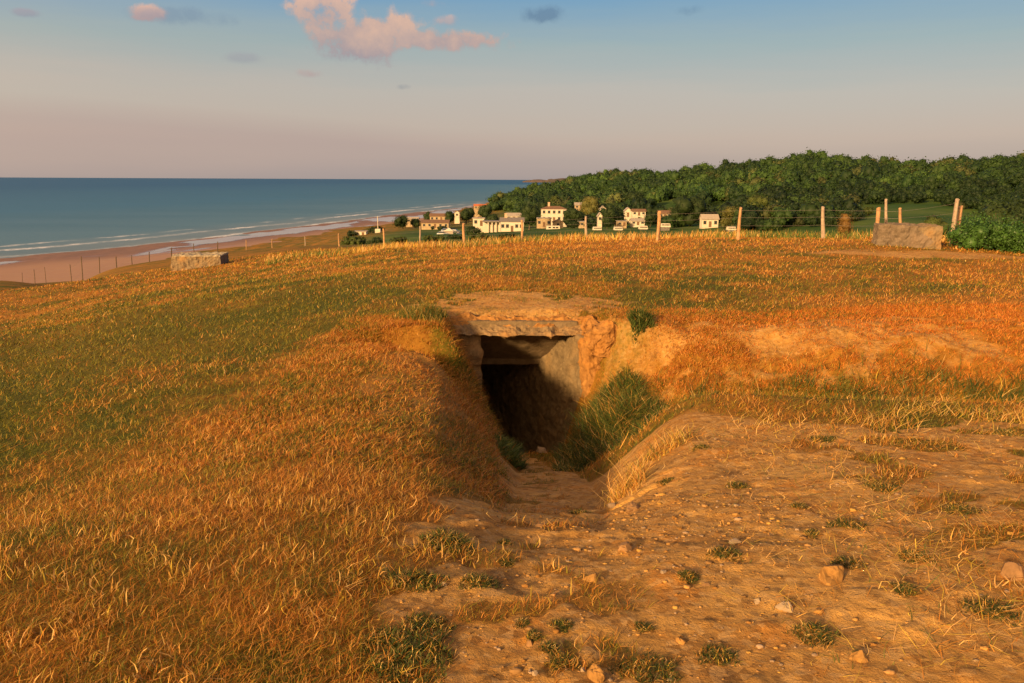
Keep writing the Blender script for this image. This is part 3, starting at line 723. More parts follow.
def trunk_mesh(r_, h, rad, parent, mat=None, spread=1.0, limbs=4):
    mb = MB(); top = Vector((r_.normal()*.04*h, r_.normal()*.04*h, h)); p0 = Vector((0, 0, -.4)); prev = p0; pr_ = rad*1.3
    pts = []
    for k_ in range(1, 5):
        q = p0.lerp(top, k_/4)+Vector((r_.normal()*.02*h, r_.normal()*.02*h, 0)); nr = rad*(1.2-.2*k_)
        mb.add(cyl(prev, q, pr_, nr, 8, False)); pts.append((q, nr)); prev = q; pr_ = nr
    for k_ in range(limbs):
        q, nr = pts[1+k_ % 3]; a_ = r_.uniform(0, 6.28)
        mb.add(cyl(q, q+Vector((math.cos(a_)*spread*.3*h, math.sin(a_)*spread*.3*h, .3*h)), nr*.6, nr*.2, 6, False))
    return mb.build('trunk', mat or M_trunk, parent)
def tree(name, label, px, row_base, Y, hpx, wpx, mat, seed, group=None, cat='tree', nleaf=1100, low=.12):
    b_ = at(px, row_base, Y); gz = hz(b_.x, b_.y)
    topz = at(px, row_base-hpx, Y).z; h = topz-gz; w = wpx/FPX*Y
    r_ = np.random.default_rng(seed)
    t_ = thing(name, label, cat, (b_.x, b_.y, gz), 0, group)
    trunk_mesh(r_, h*.6, max(.12, h*.03), t_)
    ch = h*(1-low); v, q, s = crown_geo(r_, w, ch, nleaf*2, max(.2, w*.042), 13)
    v[:, 2] += h-ch/2
    v[:, 2] = np.where(v[:, 2] > h, h-(v[:, 2]-h)*.3, v[:, 2])
    link('crown', v, q, mat, t_); return t_

TREES = [
 (402, 229, 395, 13, 18, 'D', 'dark round tree at the beach end of the village near a white pole'),
 (416, 227, 400, 8, 14, 'D', 'low dark tree just right of the roundest beachside tree'),
 (450, 220, 430, 10, 10, 'D', 'small dark tree behind the brown roofed beach houses'),
 (466, 220, 440, 12, 16, 'D', 'bushy dark tree right of the brown roofed beach houses'),
 (496, 203, 700, 8, 7, 'D', 'tiny lone tree sticking up on the skyline above the long low house'),
 (529, 228, 325, 24, 18, 'D', 'dark tree rising between the long low house and the white two storey house'),
 (541, 214, 420, 14, 14, 'D', 'dark tree behind the left end of the white two storey house'),
 (556, 208, 520, 12, 20, 'M', 'broad tree behind the roof of the white two storey house'),
 (568, 223, 350, 14, 12, 'D', 'dark tree touching the right end of the white two storey house'),
 (576, 224, 345, 15, 14, 'D', 'dark bushy tree in front of the scattered white sheds'),
 (590, 213, 420, 16, 20, 'O', 'yellowish broad tree behind the scattered white sheds'),
 (615, 227, 335, 23, 26, 'D', 'biggest dark tree between the sheds and the twin bungalows'),
 (636, 210, 450, 18, 22, 'D', 'dark tree above the roofs of the twin bungalows'),
 (650, 228, 330, 15, 14, 'D', 'dark tree at the right end of the twin bungalows'),
 (676, 226, 330, 20, 17, 'D', 'dark low tree left of the tallest dark tree by the fence'),
 (690, 227, 320, 34, 26, 'D', 'tallest dark tree in the valley with a lobed crown'),
 (732, 228, 300, 21, 26, 'O', 'grey green round tree beside the gabled bungalow'),
 (724, 229, 270, 12, 9, 'O', 'pale narrow shrub tree right of the gabled bungalow'),
 (756, 218, 320, 24, 20, 'M', 'rounded tree standing in the meadow above the other trees'),
 (773, 229, 300, 23, 22, 'D', 'dark broad tree directly below the rounded meadow tree'),
 (800, 229, 290, 27, 34, 'D', 'widest dark tree just left of the upright fence post'),
 (845, 229, 200, 15, 15, 'R', 'rust coloured bush standing in the valley grass'),
 (828, 229, 260, 10, 18, 'D', 'low dark tree left of the rust coloured bush'),
 (868, 214, 300, 7, 14, 'M', 'small bush at the foot of the hill above the rust coloured bush'),
 (937, 225, 170, 11, 22, 'M', 'mid green bush beyond the fence behind the squat concrete block'),
 (905, 228, 160, 8, 20, 'M', 'low green bush just beyond the squat concrete block'),
 (574, 231, 318, 10, 15, 'D', 'low dark tree in front of the tiny cream shed'), (589, 231, 312, 9, 13, 'D', 'low dark tree below the tall thin white shed'), (607, 230, 318, 12, 10, 'D', 'narrow dark tree between the tall thin shed and the small caravan'),
 (650, 218, 372, 12, 11, 'D', 'small dark tree hiding the right end of the upper bungalow'), (493, 226, 330, 12, 14, 'D', 'dark tree behind the veranda of the long low house'), (533, 216, 400, 12, 15, 'D', 'dark tree behind the tree next to the two storey house'),
 (485, 214, 480, 9, 16, 'D', 'dark tree beside the red roofed shore house'), (428, 217, 470, 6, 12, 'D', 'small dark tree behind the rear beach house'),
 (1012, 222, 160, 22, 60, 'D', 'big dark tree at the far right beyond the hedge'),
]
LM = {'D': M_dark_leaf, 'M': M_mid_leaf, 'O': M_olive_leaf, 'R': M_rust_leaf}
for i, (px, rb, Y_, hp, wp, k_, lab) in enumerate(TREES):
    tree('broadleaf_tree' if k_ != 'R' else 'bush', lab, px, rb, Y_, hp*1.05, wp*1.1, LM[k_], 100+i, cat='tree' if k_ != 'R' else 'bush', group='trees around the village' if k_ != 'R' else None)
BUSH = [(352, 243, 120, 7, 34, 'M', 'low green bush beyond the fence nearest to the beach huts'),
 (376, 242, 150, 5, 26, 'D', 'dark low bush beyond the fence left of the parked cars'),
 (398, 244, 100, 7, 30, 'M', 'green bush beyond the fence between two short left posts'),
 (432, 243, 110, 8, 34, 'M', 'spreading green bush below the parked cars'),
 (455, 241, 140, 6, 26, 'D', 'dark low bush beside the fence post below the parked cars'),
 (480, 241, 120, 9, 34, 'M', 'green bush in front of the long low house'),
 (506, 240, 150, 7, 26, 'D', 'dark bush at the foot of the long low house'),
 (472, 232, 240, 6, 24, 'D', 'dark hedge bush left of the long low house'),
 (440, 229, 340, 3, 26, 'D', 'dark clipped bush in front of the brown roofed beach houses'),
 (376, 230, 360, 4, 22, 'D', 'dark low bush on the shore side of the village'),
 (352, 233, 330, 3, 18, 'D', 'smallest dark bush at the beach edge of the village')]
for i, (px, rb, Y_, hp, wp, k_, lab) in enumerate(BUSH):
    tree('bush', lab, px, rb, Y_, hp, wp, LM[k_], 200+i, cat='bush', nleaf=700, low=.02, group='bushes beyond the fence')

# woodland mass on the hill
rw = np.random.default_rng(3)
VAR = [crown_geo(rw, rw.uniform(8, 12), rw.uniform(7, 9), 330, .85, 9) for _ in range(9)]
pxs = np.array([500, 540, 600, 650, 700, 760, 800, 860, 900, 1024, 1400]); ths = np.array([math.atan2(ray(p_, 240)[0], ray(p_, 240)[1]) for p_ in pxs])
r0 = np.array([500, 372, 372, 340, 300, 280, 275, 300, 300, 250, 240]); r1 = np.array([1150, 1000, 960, 760, 700, 640, 640, 640, 620, 600, 600])
pts = []
for th in np.arange(ths[0], ths[-1], .0125):
    a0 = np.interp(th, ths, r0); a1 = np.interp(th, ths, r1); r = a0
    while r < a1:
        pts.append((th+rw.normal()*.005, r+rw.normal()*2.5)); r += 6.2 if r < 800 else 11
pts = np.array(pts); TX = pts[:, 1]*np.sin(pts[:, 0]); TY = pts[:, 1]*np.cos(pts[:, 0]); TZ = height(TX, TY, False)
# clearings: keep the meadows and the houses free
PXv = np.interp(pts[:, 0], ths, pxs); rv = pts[:, 1]
keepm = (rv > np.interp(PXv, pxs, [640, 540, 530, 520, 500, 440, 400, 410, 400, 330, 320])) | ((fbm(TX, TY, .018, 3) > -.06) & (PXv > 540) & (PXv < 930))
ru = rw.uniform(0, 1, len(rv))
keepm |= (rv > 372) & (rv < 540) & (PXv > 515) & (PXv < 860) & (ru < .8)
keepm |= (rv < 372) & (PXv > 652) & (PXv < 872) & (ru < .55); keepm &= ~((rv < 350) & (PXv > 682) & (PXv < 736)); keepm &= ~((rv < 366) & (PXv < 652) & (PXv > 520))
keepm &= ~((PXv > 652) & (PXv < 692) & (rv > 400) & (rv < 510)); keepm &= ~((PXv > 702) & (PXv < 730) & (rv > 390) & (rv < 460)); keepm &= ~((PXv > 855) & (PXv < 935) & (rv < 385))
TX, TY, TZ, pts = TX[keepm], TY[keepm], TZ[keepm], pts[keepm]
VV = []; QQ = []; CC = []; o = 0
pal = np.array([(.018, .042, .008), (.027, .058, .010), (.036, .076, .012), (.052, .098, .016), (.075, .088, .022), (.022, .055, .012)])
clump = fbm(TX, TY, .012, 3); clump2 = fbm(TX+99, TY, .008, 2)
for i in range(len(TX)):
    v, q, s = VAR[rw.integers(len(VAR))]
    a_ = rw.uniform(0, 6.28); ca, sa = math.cos(a_), math.sin(a_); sc_ = min(1.15, np.exp(rw.normal()*.28-.28))*(.8 if pts[i, 1] < 420 else 1)*(1.0+.35*clump[i]); hs = sc_*rw.uniform(.85, 1.2)
    vv = np.stack([(v[:, 0]*ca-v[:, 1]*sa)*sc_+TX[i], (v[:, 0]*sa+v[:, 1]*ca)*sc_+TY[i], v[:, 2]*hs+TZ[i]+3.6*hs], 1)
    c_ = pal[min(5, int(abs(rw.normal()*1.6+clump[i]*4+1.2)) % 6)]*rw.uniform(.7, 1.2)*(.62 if pts[i, 1] < 440 else .85+.9*max(0, clump2[i]))
    VV.append(vv); QQ.append(q+o); CC.append(c_[None, :]*s[:, None]); o += len(v)
wd = link('woodland', np.concatenate(VV), np.concatenate(QQ), M_wood_leaf, cols=np.concatenate(CC)); tag(wd, kind='stuff', label='dense dark green woodland covering the hill', cat='woodland')
print('woodland trees', len(TX))

# hedge at the right edge
hp_ = at(1003, 246, 23.5)
hd = thing('hedge', 'glossy green leafy hedge beside the squat concrete block', 'hedge', (hp_.x, hp_.y, hz(hp_.x, hp_.y)))
r_ = np.random.default_rng(55)
HV = []; HQ = []; o = 0
for k_ in range(9):
    v, q, s = crown_geo(r_, 1.25, 1.05, 2600, .055, 18, core=.4)
    v += np.array([-1.05+k_*.42+r_.normal()*.05, r_.normal()*.15+(k_ % 2)*.35, .40+r_.normal()*.05]); HV.append(v); HQ.append(q+o); o += len(v)
HV = np.concatenate(HV); HV[:, 2] = np.maximum(HV[:, 2], -.05)
link('foliage', HV, np.concatenate(HQ), M_hedge_leaf, hd)
mb = MB()
for k_ in range(30):
    x = r_.uniform(-1.1, 2.2); mb.add(cyl((x, r_.normal()*.2, -.1), (x+r_.normal()*.2, r_.normal()*.3, r_.uniform(.7, 1.12)), .009, .003, 4, False))
mb.build('stems', M_hedge_twig, hd)

# ------------------------------------------------------------------ village
M_white = simple('white render', (.50, .43, .34), .12, 1.2, .8)
M_cream = simple('cream render', (.34, .25, .15), .15, 1.2, .8)
M_roofdk = simple('slate roof', (.16, .135, .12), .2, 1.5, .7)
M_roofbr = simple('brown roof', (.15, .085, .05), .25, 1.5, .8)
M_roofrd = simple('red tile roof', (.40, .12, .05), .25, 1.5, .8)
M_rooflt = simple('pale roof', (.30, .25, .20), .15, 1.5, .6)
M_glass, _, gb = mat_new('window glass', .15, .5); gb.inputs['Base Color'].default_value = (.03, .035, .04, 1)
M_brick = simple('brick chimney', (.45, .30, .2), .2, 3)
def house(label, px, rb, Y_, wpx, hpx, roof='gable', wall=None, rmat=None, rz=0, depth=None, nwin=4, storeys=1, chim=None, name='house', cat='house', door=True, roofh=None, porch=False):
    b_ = at(px, rb, Y_); k_ = Y_/FPX; w = wpx*k_; h = hpx*k_; d = depth or max(4, w*.55)
    gz = min(hz(b_.x-w*.3, b_.y), b_.z)
    t_ = thing(name, label, cat, (b_.x, b_.y+d/2, b_.z), rz, None)
    wall = wall or M_white; rmat = rmat or M_roofdk; a_ = w/2; e_ = d/2
    rh = roofh or (h*.32 if roof != 'flat' else h*.08); wh = h-rh
    mb = MB(); mb.box(-a_, a_, -e_, e_, gz-b_.z-1.2, wh)
    if roof == 'gablex':
        mb.add(([(-a_, -e_, wh), (a_, -e_, wh), (0, -e_, wh+rh*.97), (-a_, e_, wh), (a_, e_, wh), (0, e_, wh+rh*.97)], [(0, 1, 2), (5, 4, 3)]))
    elif roof == 'gable':
        mb.add(([(-a_, -e_, wh), (-a_, e_, wh), (-a_, 0, wh+rh*.97), (a_, -e_, wh), (a_, e_, wh), (a_, 0, wh+rh*.97)], [(2, 1, 0), (3, 4, 5)]))
    mb.build('wall', wall, t_)
    o_ = .35; tk = .18
    rb_ = MB()
    if roof == 'gable':
        for sgn in (-1, 1):
            v_ = [(-a_-o_, sgn*(e_+o_), wh-o_*rh/e_), (a_+o_, sgn*(e_+o_), wh-o_*rh/e_), (a_+o_, 0, wh+rh), (-a_-o_, 0, wh+rh)]
            v_ += [(x, y, z+tk) for x, y, z in v_]; rb_.add((v_, BOXF))
    elif roof == 'gablex':
        for sgn in (-1, 1):
            v_ = [(sgn*(a_+o_), -e_-o_, wh-o_*rh/a_), (sgn*(a_+o_), e_+o_, wh-o_*rh/a_), (0, e_+o_, wh+rh), (0, -e_-o_, wh+rh)]
            v_ += [(x, y, z+tk) for x, y, z in v_]; rb_.add((v_, BOXF))
    elif roof == 'hip':
        v_ = [(-a_-o_, -e_-o_, wh), (a_+o_, -e_-o_, wh), (a_+o_, e_+o_, wh), (-a_-o_, e_+o_, wh), (-a_*.45, 0, wh+rh), (a_*.45, 0, wh+rh)]
        rb_.add((v_, [(3, 2, 1, 0), (0, 1, 5, 4), (1, 2, 5), (2, 3, 4, 5), (3, 0, 4)]))
    else:
        rb_.box(-a_-o_, a_+o_, -e_-o_, e_+o_, wh+.003, wh+rh)
    ro = rb_.build('roof', rmat, t_)
    if chim is not None:
        cb = MB().box(chim*a_-.45, chim*a_+.45, -.45, .45, wh+rh*.2, wh+rh+1.5); cb.box(chim*a_-.55, chim*a_+.55, -.55, .55, wh+rh+1.503, wh+rh+1.65); cb.build('chimney', M_brick, ro)
    for s_ in range(storeys):
        zc = wh*(s_+.55)/storeys; hh = min(1.2, wh/storeys*.42)
        for q in range(nwin):
            xw = -a_+w*(q+.5)/nwin
            if door and s_ == 0 and q == nwin//2:
                MB().box(xw-.5, xw+.5, -e_-.05, -e_+.02, 0, min(2.1, wh*.8)).build('door', M_roofbr, t_); continue
            fr = MB().box(xw-.62, xw+.62, -e_-.05, -e_+.01, zc-hh/2-.1, zc+hh/2+.1).build('window', M_rooflt, t_)
            MB().box(xw-.5, xw+.5, -e_-.07, -e_-.052, zc-hh/2, zc+hh/2).build('pane', M_glass, fr)
    if porch:
        mb = MB()
        for q in range(5): mb.box(-a_-w*.7+q*w*.17-.22, -a_-w*.7+q*w*.17+.22, -e_-.2, -e_+.2, -1.0, wh*.93)
        mb.box(-a_-w*.72, -a_, -e_+2.6, -e_+2.8, -1, wh*.93); mb.build('veranda_column', wall, t_)
        MB().box(-a_-w*.78, -a_-.4, -e_-.7, e_, wh*.94, wh*.94+.35).build('veranda_roof', rmat, t_)
    return t_
house('long low white house with dark roof and open veranda beside the nearer shrubs', 512, 231.5, 300, 23, 13, 'gable', chim=-.55, nwin=5, depth=7, porch=True, roofh=1.2)
house('small white hut left of the long low white house', 478.5, 226, 310, 11, 8, 'flat', nwin=2, rmat=M_rooflt)
house('pale roofed house peeping over the long low white house', 514, 221, 345, 15, 7.5, 'gable', rmat=M_rooflt, nwin=3)
house('white two storey house with a small gable on its roof', 554, 222, 360, 25, 15.5, 'hip', M_white, M_roofbr, nwin=5, storeys=2, chim=-.4, roofh=1.3)
house('low cream annex with dark openings below the two storey house', 544, 227, 342, 14, 9, 'flat', M_cream, M_rooflt, nwin=3)
house('little cream gabled shed right of the annex', 558, 227, 340, 10, 7, 'gablex', M_cream, M_roofbr, nwin=1, door=False)
house('white gabled cottage half hidden high behind the dark trees', 579, 209, 430, 8, 6, 'gable', M_cream, M_rooflt, nwin=2)
house('narrow white gabled house rising behind the biggest dark tree', 603, 215, 400, 6, 8.5, 'gablex', M_white, M_rooflt, nwin=1, door=False)
house('tall thin white shed between two dark trees', 600, 222, 335, 4, 9, 'gablex', M_white, M_rooflt, nwin=1, door=False)
house('tiny cream shed just right of the fence post below the white house', 582, 226.5, 330, 6, 5, 'flat', M_cream, M_rooflt, nwin=1, door=False)
house('gabled white house left of the upper bungalow', 628, 217, 375, 6.5, 9, 'gablex', M_white, M_rooflt, nwin=1)
house('upper white bungalow with long pale roof among the dark trees', 639, 215.5, 370, 13, 6, 'gable', M_white, M_roofbr, nwin=3)
house('lower white bungalow with long pale roof among the dark trees', 638, 225, 330, 13, 6, 'gable', M_white, M_rooflt, nwin=3)
house('low cream hut left of the lower white bungalow', 622, 226, 325, 9, 5, 'flat', M_cream, M_rooflt, nwin=2)
house('cream house beside the tall leaning post left of the tallest dark tree', 665, 218, 350, 12, 7, 'gable', M_cream, M_roofbr, nwin=3)
house('gabled white bungalow right of the tallest dark tree', 710, 227, 300, 16, 12, 'gable', M_white, M_rooflt, nwin=3, roofh=1.5)
house('low cream bungalow half hidden by the grey green round tree', 744, 227, 300, 12, 6, 'gable', M_cream, M_rooflt, nwin=2)
house('front brown roofed beach house in the village by the sea', 435, 228, 385, 27, 7.5, 'gable', M_cream, M_roofbr, nwin=5)
house('rear brown roofed beach house nearest to the sea', 439, 221, 430, 18, 7, 'gable', M_cream, M_roofbr, nwin=4)
house('little pale beach house left of the brown roofed pair', 412, 222.5, 430, 12, 5, 'gable', M_cream, M_rooflt, nwin=2)
house('small white hut on the beach edge left of all the houses', 360, 235, 330, 12, 3.8, 'flat', M_white, M_rooflt, nwin=2)
house('tiny white house right of the brown roofed beach houses', 457, 217, 460, 5, 6, 'gablex', M_white, M_rooflt, nwin=1, door=False)
house('red roofed house farthest along the shore', 480, 209, 560, 12, 4.5, 'gable', M_cream, M_roofrd, nwin=3)
# white monument pole
p_ = at(378, 243, 150); p_ = at(378, 231, 340)
mo = thing('flag_pole', 'thin white pole on a pale plinth beside the beach huts', 'pole', (p_.x, p_.y, p_.z))
MB().add(cyl((0, 0, 0), (0, 0, 6.2), .16, .1)).build('pole', M_white, mo); MB().box(-1.1, 1.1, -1.1, 1.1, -1.5, .9).build('plinth', M_white, mo)
# caravans
def caravan(label, px, rb, Y_, wpx, group='caravans in the village'):
    b_ = at(px, rb, Y_); w = wpx/FPX*Y_; t_ = thing('caravan', label, 'caravan', (b_.x, b_.y, b_.z), 0, group); h = min(2.4, w*.34)
    a_ = w/2; v_ = [(-a_, -1.1, .4), (a_, -1.1, .4), (a_, 1.1, .4), (-a_, 1.1, .4), (-a_+.25, -1.05, h+.4), (a_-.25, -1.05, h+.4), (a_-.25, 1.05, h+.4), (-a_+.25, 1.05, h+.4)]
    MB().add((v_, BOXF)).build('body', M_white, t_)
    for q in (-.5, .1, .55): MB().box(q*a_-.5, q*a_+.5, -1.13, -1.09, h*.55+.3, h*.85+.3).build('window', M_glass, t_)
    for q in (-.15, .15): MB().add(cyl((q*w, -1.16, .1), (q*w, -.9, .1), .42, .42, 12)).build('wheel', M_roofdk, t_)
    MB().box(-a_*.8, a_*.8, -1, 1, -1.0, .39).build('chassis', M_roofdk, t_)
caravan('long white caravan on the grass below the two storey house', 553, 231.5, 325, 14)
caravan('small white caravan on the grass below the lower bungalow', 618, 231, 300, 9)
caravan('cream caravan in front of the lower white bungalow', 643, 230, 308, 9)
caravan('cream caravan parked under the cream house left of the tallest dark tree', 665, 228, 300, 10)
caravan('small caravan parked right of the gabled white bungalow', 731, 231, 268, 9)
caravan('caravan parked just right of the post below the tiny cream shed', 597, 231, 300, 9)
# parked cars
CARC = {'white': (.6, .58, .55), 'silver': (.35, .36, .38), 'dark': (.05, .05, .06), 'blue': (.06, .09, .16)}
CM_ = {k_: simple(k_+' car paint', v_, .03, 1, .3, .5) for k_, v_ in CARC.items()}
def car(label, px, rb, Y_, col, rz):
    b_ = at(px, rb, Y_); t_ = thing('parked_car', label, 'car', (b_.x, b_.y, b_.z+.05), rz, 'cars parked by the houses')
    prof_ = [(-2.1, .35), (2.1, .35), (2.15, .75), (1.3, .95), (-1.9, 1.0), (-2.15, .7)]
    v_ = [(x, -.85, z) for x, z in prof_]+[(x, .85, z) for x, z in prof_]; n = 6
    MB().add((v_, [tuple(range(n)), tuple(range(2*n-1, n-1, -1))]+[(i, i+n, (i+1) % n+n, (i+1) % n) for i in range(n)])).build('body', CM_[col], t_)
    cab = [(-1.8, .97), (1.0, .95), (.35, 1.45), (-1.4, 1.48)]; v_ = [(x, -.75+.1*(z > 1.2), z) for x, z in cab]+[(x, .75-.1*(z > 1.2), z) for x, z in cab]; n = 4
    MB().add((v_, [tuple(range(n)), tuple(range(2*n-1, n-1, -1))]+[(i, i+n, (i+1) % n+n, (i+1) % n) for i in range(n)])).build('window', M_glass, t_)
    MB().box(-1.35, .32, -.66, .66, 1.46, 1.5).build('roof', CM_[col], t_)
    for x in (-1.35, 1.35):
        for y in (-.88, .68): MB().add(cyl((x, y, .33), (x, y+.2, .33), .33, .33, 12)).build('wheel', M_roofdk, t_)
car('white parked car leftmost of the group below the beach houses', 443, 236, 285, 'white', .2)
car('silver parked car beside the white tent', 448, 238, 280, 'silver', .1)
car('dark parked car behind the white tent', 455, 233.5, 295, 'dark', -.2)
car('blue parked car rightmost below the beach houses', 461, 237.5, 280, 'blue', .1)
car('silver parked car behind the other cars', 447, 232.5, 300, 'silver', .3)
tp = at(449, 235, 288); tn = thing('white_tent', 'small white pitched tent among the parked cars', 'tent', (tp.x, tp.y, tp.z))
MB().add(([(-1.6, -1.4, 0), (1.6, -1.4, 0), (1.6, 1.4, 0), (-1.6, 1.4, 0), (-1.5, -1.3, 1.4), (1.5, -1.3, 1.4), (1.5, 1.3, 1.4), (-1.5, 1.3, 1.4)], BOXF)).build('wall', M_rooflt, tn)
MB().add(([(-1.8, -1.6, 1.403), (1.8, -1.6, 1.403), (1.8, 1.6, 1.403), (-1.8, 1.6, 1.403), (0, 0, 2.6)], [(3, 2, 1, 0), (0, 1, 4), (1, 2, 4), (2, 3, 4), (3, 0, 4)])).build('canopy', M_white, tn)

# ------------------------------------------------------------------ grass
def blades(name, x, y, L, wd, col, lean, seed, label, segs=3, z=None, parent=None, wind=(0.35, 0.1), kind='stuff', curl=1.0):
    r_ = np.random.default_rng(seed); n = len(x)
    if z is None: z = height(x, y)-.004
    a_ = r_.uniform(0, 2*np.pi, n); dx = np.cos(a_)*lean+wind[0]*lean; dy = np.sin(a_)*lean+wind[1]*lean
    # width vector across, mostly facing random directions
    b_ = r_.uniform(0, np.pi, n); wx = np.cos(b_); wy = np.sin(b_)
    V = np.zeros((n, segs*2+1, 3), np.float32); kink = r_.normal(size=(n, 2))*.25*lean[:, None]
    for k_ in range(segs+1):
        t_ = k_/segs
        px_ = x+(dx*t_**1.6+kink[:, 0]*math.sin(t_*3.1)*curl)*L; py_ = y+(dy*t_**1.6+kink[:, 1]*math.sin(t_*3.1)*curl)*L
        pz_ = z+L*(t_-.35*np.minimum(lean, 1.6)*t_*t_)
        if k_ < segs:
            w_ = wd*(1-.55*t_)/2
            V[:, 2*k_] = np.stack([px_-wx*w_, py_-wy*w_, pz_], 1); V[:, 2*k_+1] = np.stack([px_+wx*w_, py_+wy*w_, pz_], 1)
        else: V[:, 2*k_] = np.stack([px_, py_, pz_], 1)
    m_ = segs*2+1; base = (np.arange(n)*m_)[:, None]
    fs = []
    for k_ in range(segs-1): fs.append(base+np.array([2*k_, 2*k_+1, 2*k_+3, 2*k_+2])[None])
    k_ = segs-1; fs.append(base+np.array([2*k_, 2*k_+1, 2*k_+2, 2*k_+2])[None])
    quads = np.concatenate(fs[:-1]); tri = fs[-1][:, :3]
    me = bpy.data.meshes.new(name); V = V.reshape(-1, 3)
    me.vertices.add(len(V)); me.vertices.foreach_set('co', V.ravel())
    li = np.concatenate([quads.ravel(), tri.ravel()]).astype(np.int32)
    me.loops.add(len(li)); me.loops.foreach_set('vertex_index', li)
    ls = np.concatenate([np.arange(len(quads))*4, len(quads)*4+np.arange(len(tri))*3]).astype(np.int32)
    me.polygons.add(len(ls)); me.polygons.foreach_set('loop_start', ls); me.update(calc_edges=True)
    ca = me.color_attributes.new('col', 'FLOAT_COLOR', 'POINT'); c4 = np.ones((n, m_, 4), np.float32)
    c4[:, :, :3] = col[:, None, :]; ca.data.foreach_set('color', c4.ravel())
    me.materials.append(M_blade)
    o_ = bpy.data.objects.new(name, me); C.objects.link(o_)
    if parent: o_.parent = parent
    elif kind: tag(o_, label, 'grass', kind=kind)
    return o_
def sample(n, rmin, rmax, seed, half=.80, p=1.0):
    r_ = np.random.default_rng(seed); r = np.exp(r_.uniform(math.log(rmin), math.log(rmax), n)) if p == 1 else rmin*(rmax/rmin)**(r_.uniform(0, 1, n)**p)
    th = r_.uniform(-half, half, n); return r*np.sin(th), r*np.cos(th), r, r_
STRAW = np.array([(.66, .38, .13), (.58, .31, .07), (.46, .20, .03), (.70, .45, .15), (.38, .15, .02), (.54, .37, .05)])
GREEN = np.array([(.075, .085, .014), (.13, .13, .016), (.20, .17, .015), (.055, .07, .016), (.26, .19, .02)])
def inside_bunker(x, y): return (np.abs(x-.2) < .75) & (y > 11.6) & (y < 12.1)
def mixcol(r_, g, n, sv=.2, gp=GREEN, sp=STRAW):
    isg = r_.uniform(0, 1, n) < g
    c_ = np.where(isg[:, None], gp[r_.integers(len(gp), size=n)], sp[r_.integers(len(sp), size=n)])
    return (c_*r_.uniform(1-sv, 1+sv, n)[:, None]).astype(np.float32), isg
# short turf thatch everywhere
x, y, r, r_ = sample(400000, 1.6, 62, 11)
s_ = soil_mask(x, y); g_ = green_mask(x, y)
k_ = (r_.uniform(0, 1, len(x)) > s_*1.35-.0) & ~inside_bunker(x, y); x, y, r, g_, s_ = x[k_], y[k_], r[k_], g_[k_], s_[k_]
n = len(x); pn = fbm(x, y, .8, 3)
col, isg = mixcol(r_, np.clip(g_*1.2-.03+pn*.9, .05, .93), n, gp=GREEN, sp=STRAW*np.array([.80, .62, .45]))
Ls = r_.uniform(.025, .075, n)*(1+.03*r)*(1-.4*s_); wd = np.maximum(.0022, .00062*r)*r_.uniform(.7, 1.4, n)
blades('turf_grass', x, y, Ls, wd, col, r_.uniform(.3, 1.5, n), 12, 'short matted turf of brown and olive blades covering the field', 2)
for (nn_, x0, x1, y0, y1, sd_, nm_, lb_, gb_) in [(52000, -2.6, .1, 5.2, 12.3, 51, 'bank_grass', 'matted brown and olive grass on the left bank above the path', .0), (60000, 1.6, 9, 9.3, 12.8, 53, 'bank_grass', 'orange brown dry grass growing on the far bank of the ditch', -.15), (26000, -2.2, -.4, 9.8, 12.0, 57, 'bank_grass', 'shaggy dry grass on the shoulder left of the bunker doorway', -.1), (26000, 1.25, 3.2, 9.8, 12.3, 59, 'bank_grass', 'reddish dry grass on the shoulder right of the bunker', -.1), (16000, -1.5, 1.9, 11.98, 15.5, 55, 'bank_grass', 'thin dry grass creeping over the bunker roof', 0)]:
    r_ = np.random.default_rng(sd_); x = r_.uniform(x0, x1, nn_); y = r_.uniform(y0, y1, nn_); s_ = soil_mask(x, y); g_ = green_mask(x, y); pn = fbm(x, y, 1.5, 3)
    d_, _, _ = seg_polyline(x, y, PATH)
    k_ = (r_.uniform(0, 1, nn_) > np.clip(s_*1.1-pn, .12, .95)) & ((d_ > .35) | (y > 12)) & ~inside_bunker(x, y); x, y, g_, s_, pn = x[k_], y[k_], g_[k_], s_[k_], pn[k_]; n = len(x)
    col, _ = mixcol(r_, np.clip(g_*.8+gb_+pn*.5, .04, .9), n, sp=STRAW*(np.array([.92, .55, .30]) if sd_ == 53 else np.array([.80, .60, .45])))
    blades(nm_, x, y, r_.uniform(.025, .095, n)*(1-.35*s_), r_.uniform(.005, .010, n), col, r_.uniform(.3, 1.6, n), sd_+1, lb_, 2)
# taller dead straw
x, y, r, r_ = sample(230000, 1.6, 40, 21)
s_ = soil_mask(x, y); g_ = green_mask(x, y); pn = .8*fbm(x, y, .7, 4)+.8*fbm(x, y, 4.5, 2)
dens = np.clip(.24+pn*1.2-g_*.25, .02, .8)*(1-np.clip(s_*1.5, 0, 1))*np.interp(r, [0, 7, 12, 20, 40], [1, 1, .55, .5, .6])
k_ = (r_.uniform(0, 1, len(x)) < dens) & ~inside_bunker(x, y); x, y, r, g_ = x[k_], y[k_], r[k_], g_[k_]; n = len(x)
col, _ = mixcol(r_, np.clip(.02+.6*g_*fbm(x, y, 2.2, 2)+.25*g_, .03, .5), n)
Ls = r_.uniform(.03, .09, n)*np.interp(r, [0, 8, 20, 40], [1, .95, 1.0, 1.4]); wd = np.maximum(.0048, .00068*r)*r_.uniform(.5, 1.4, n); col *= r_.uniform(.6, 1.15, n)[:, None].astype(np.float32)
blades('dry_grass', x, y, Ls, wd, col, r_.uniform(.1, 1.0, n), 22, 'taller dead straw coloured grass standing over the turf', 3, wind=(.15, 0), curl=1.8)
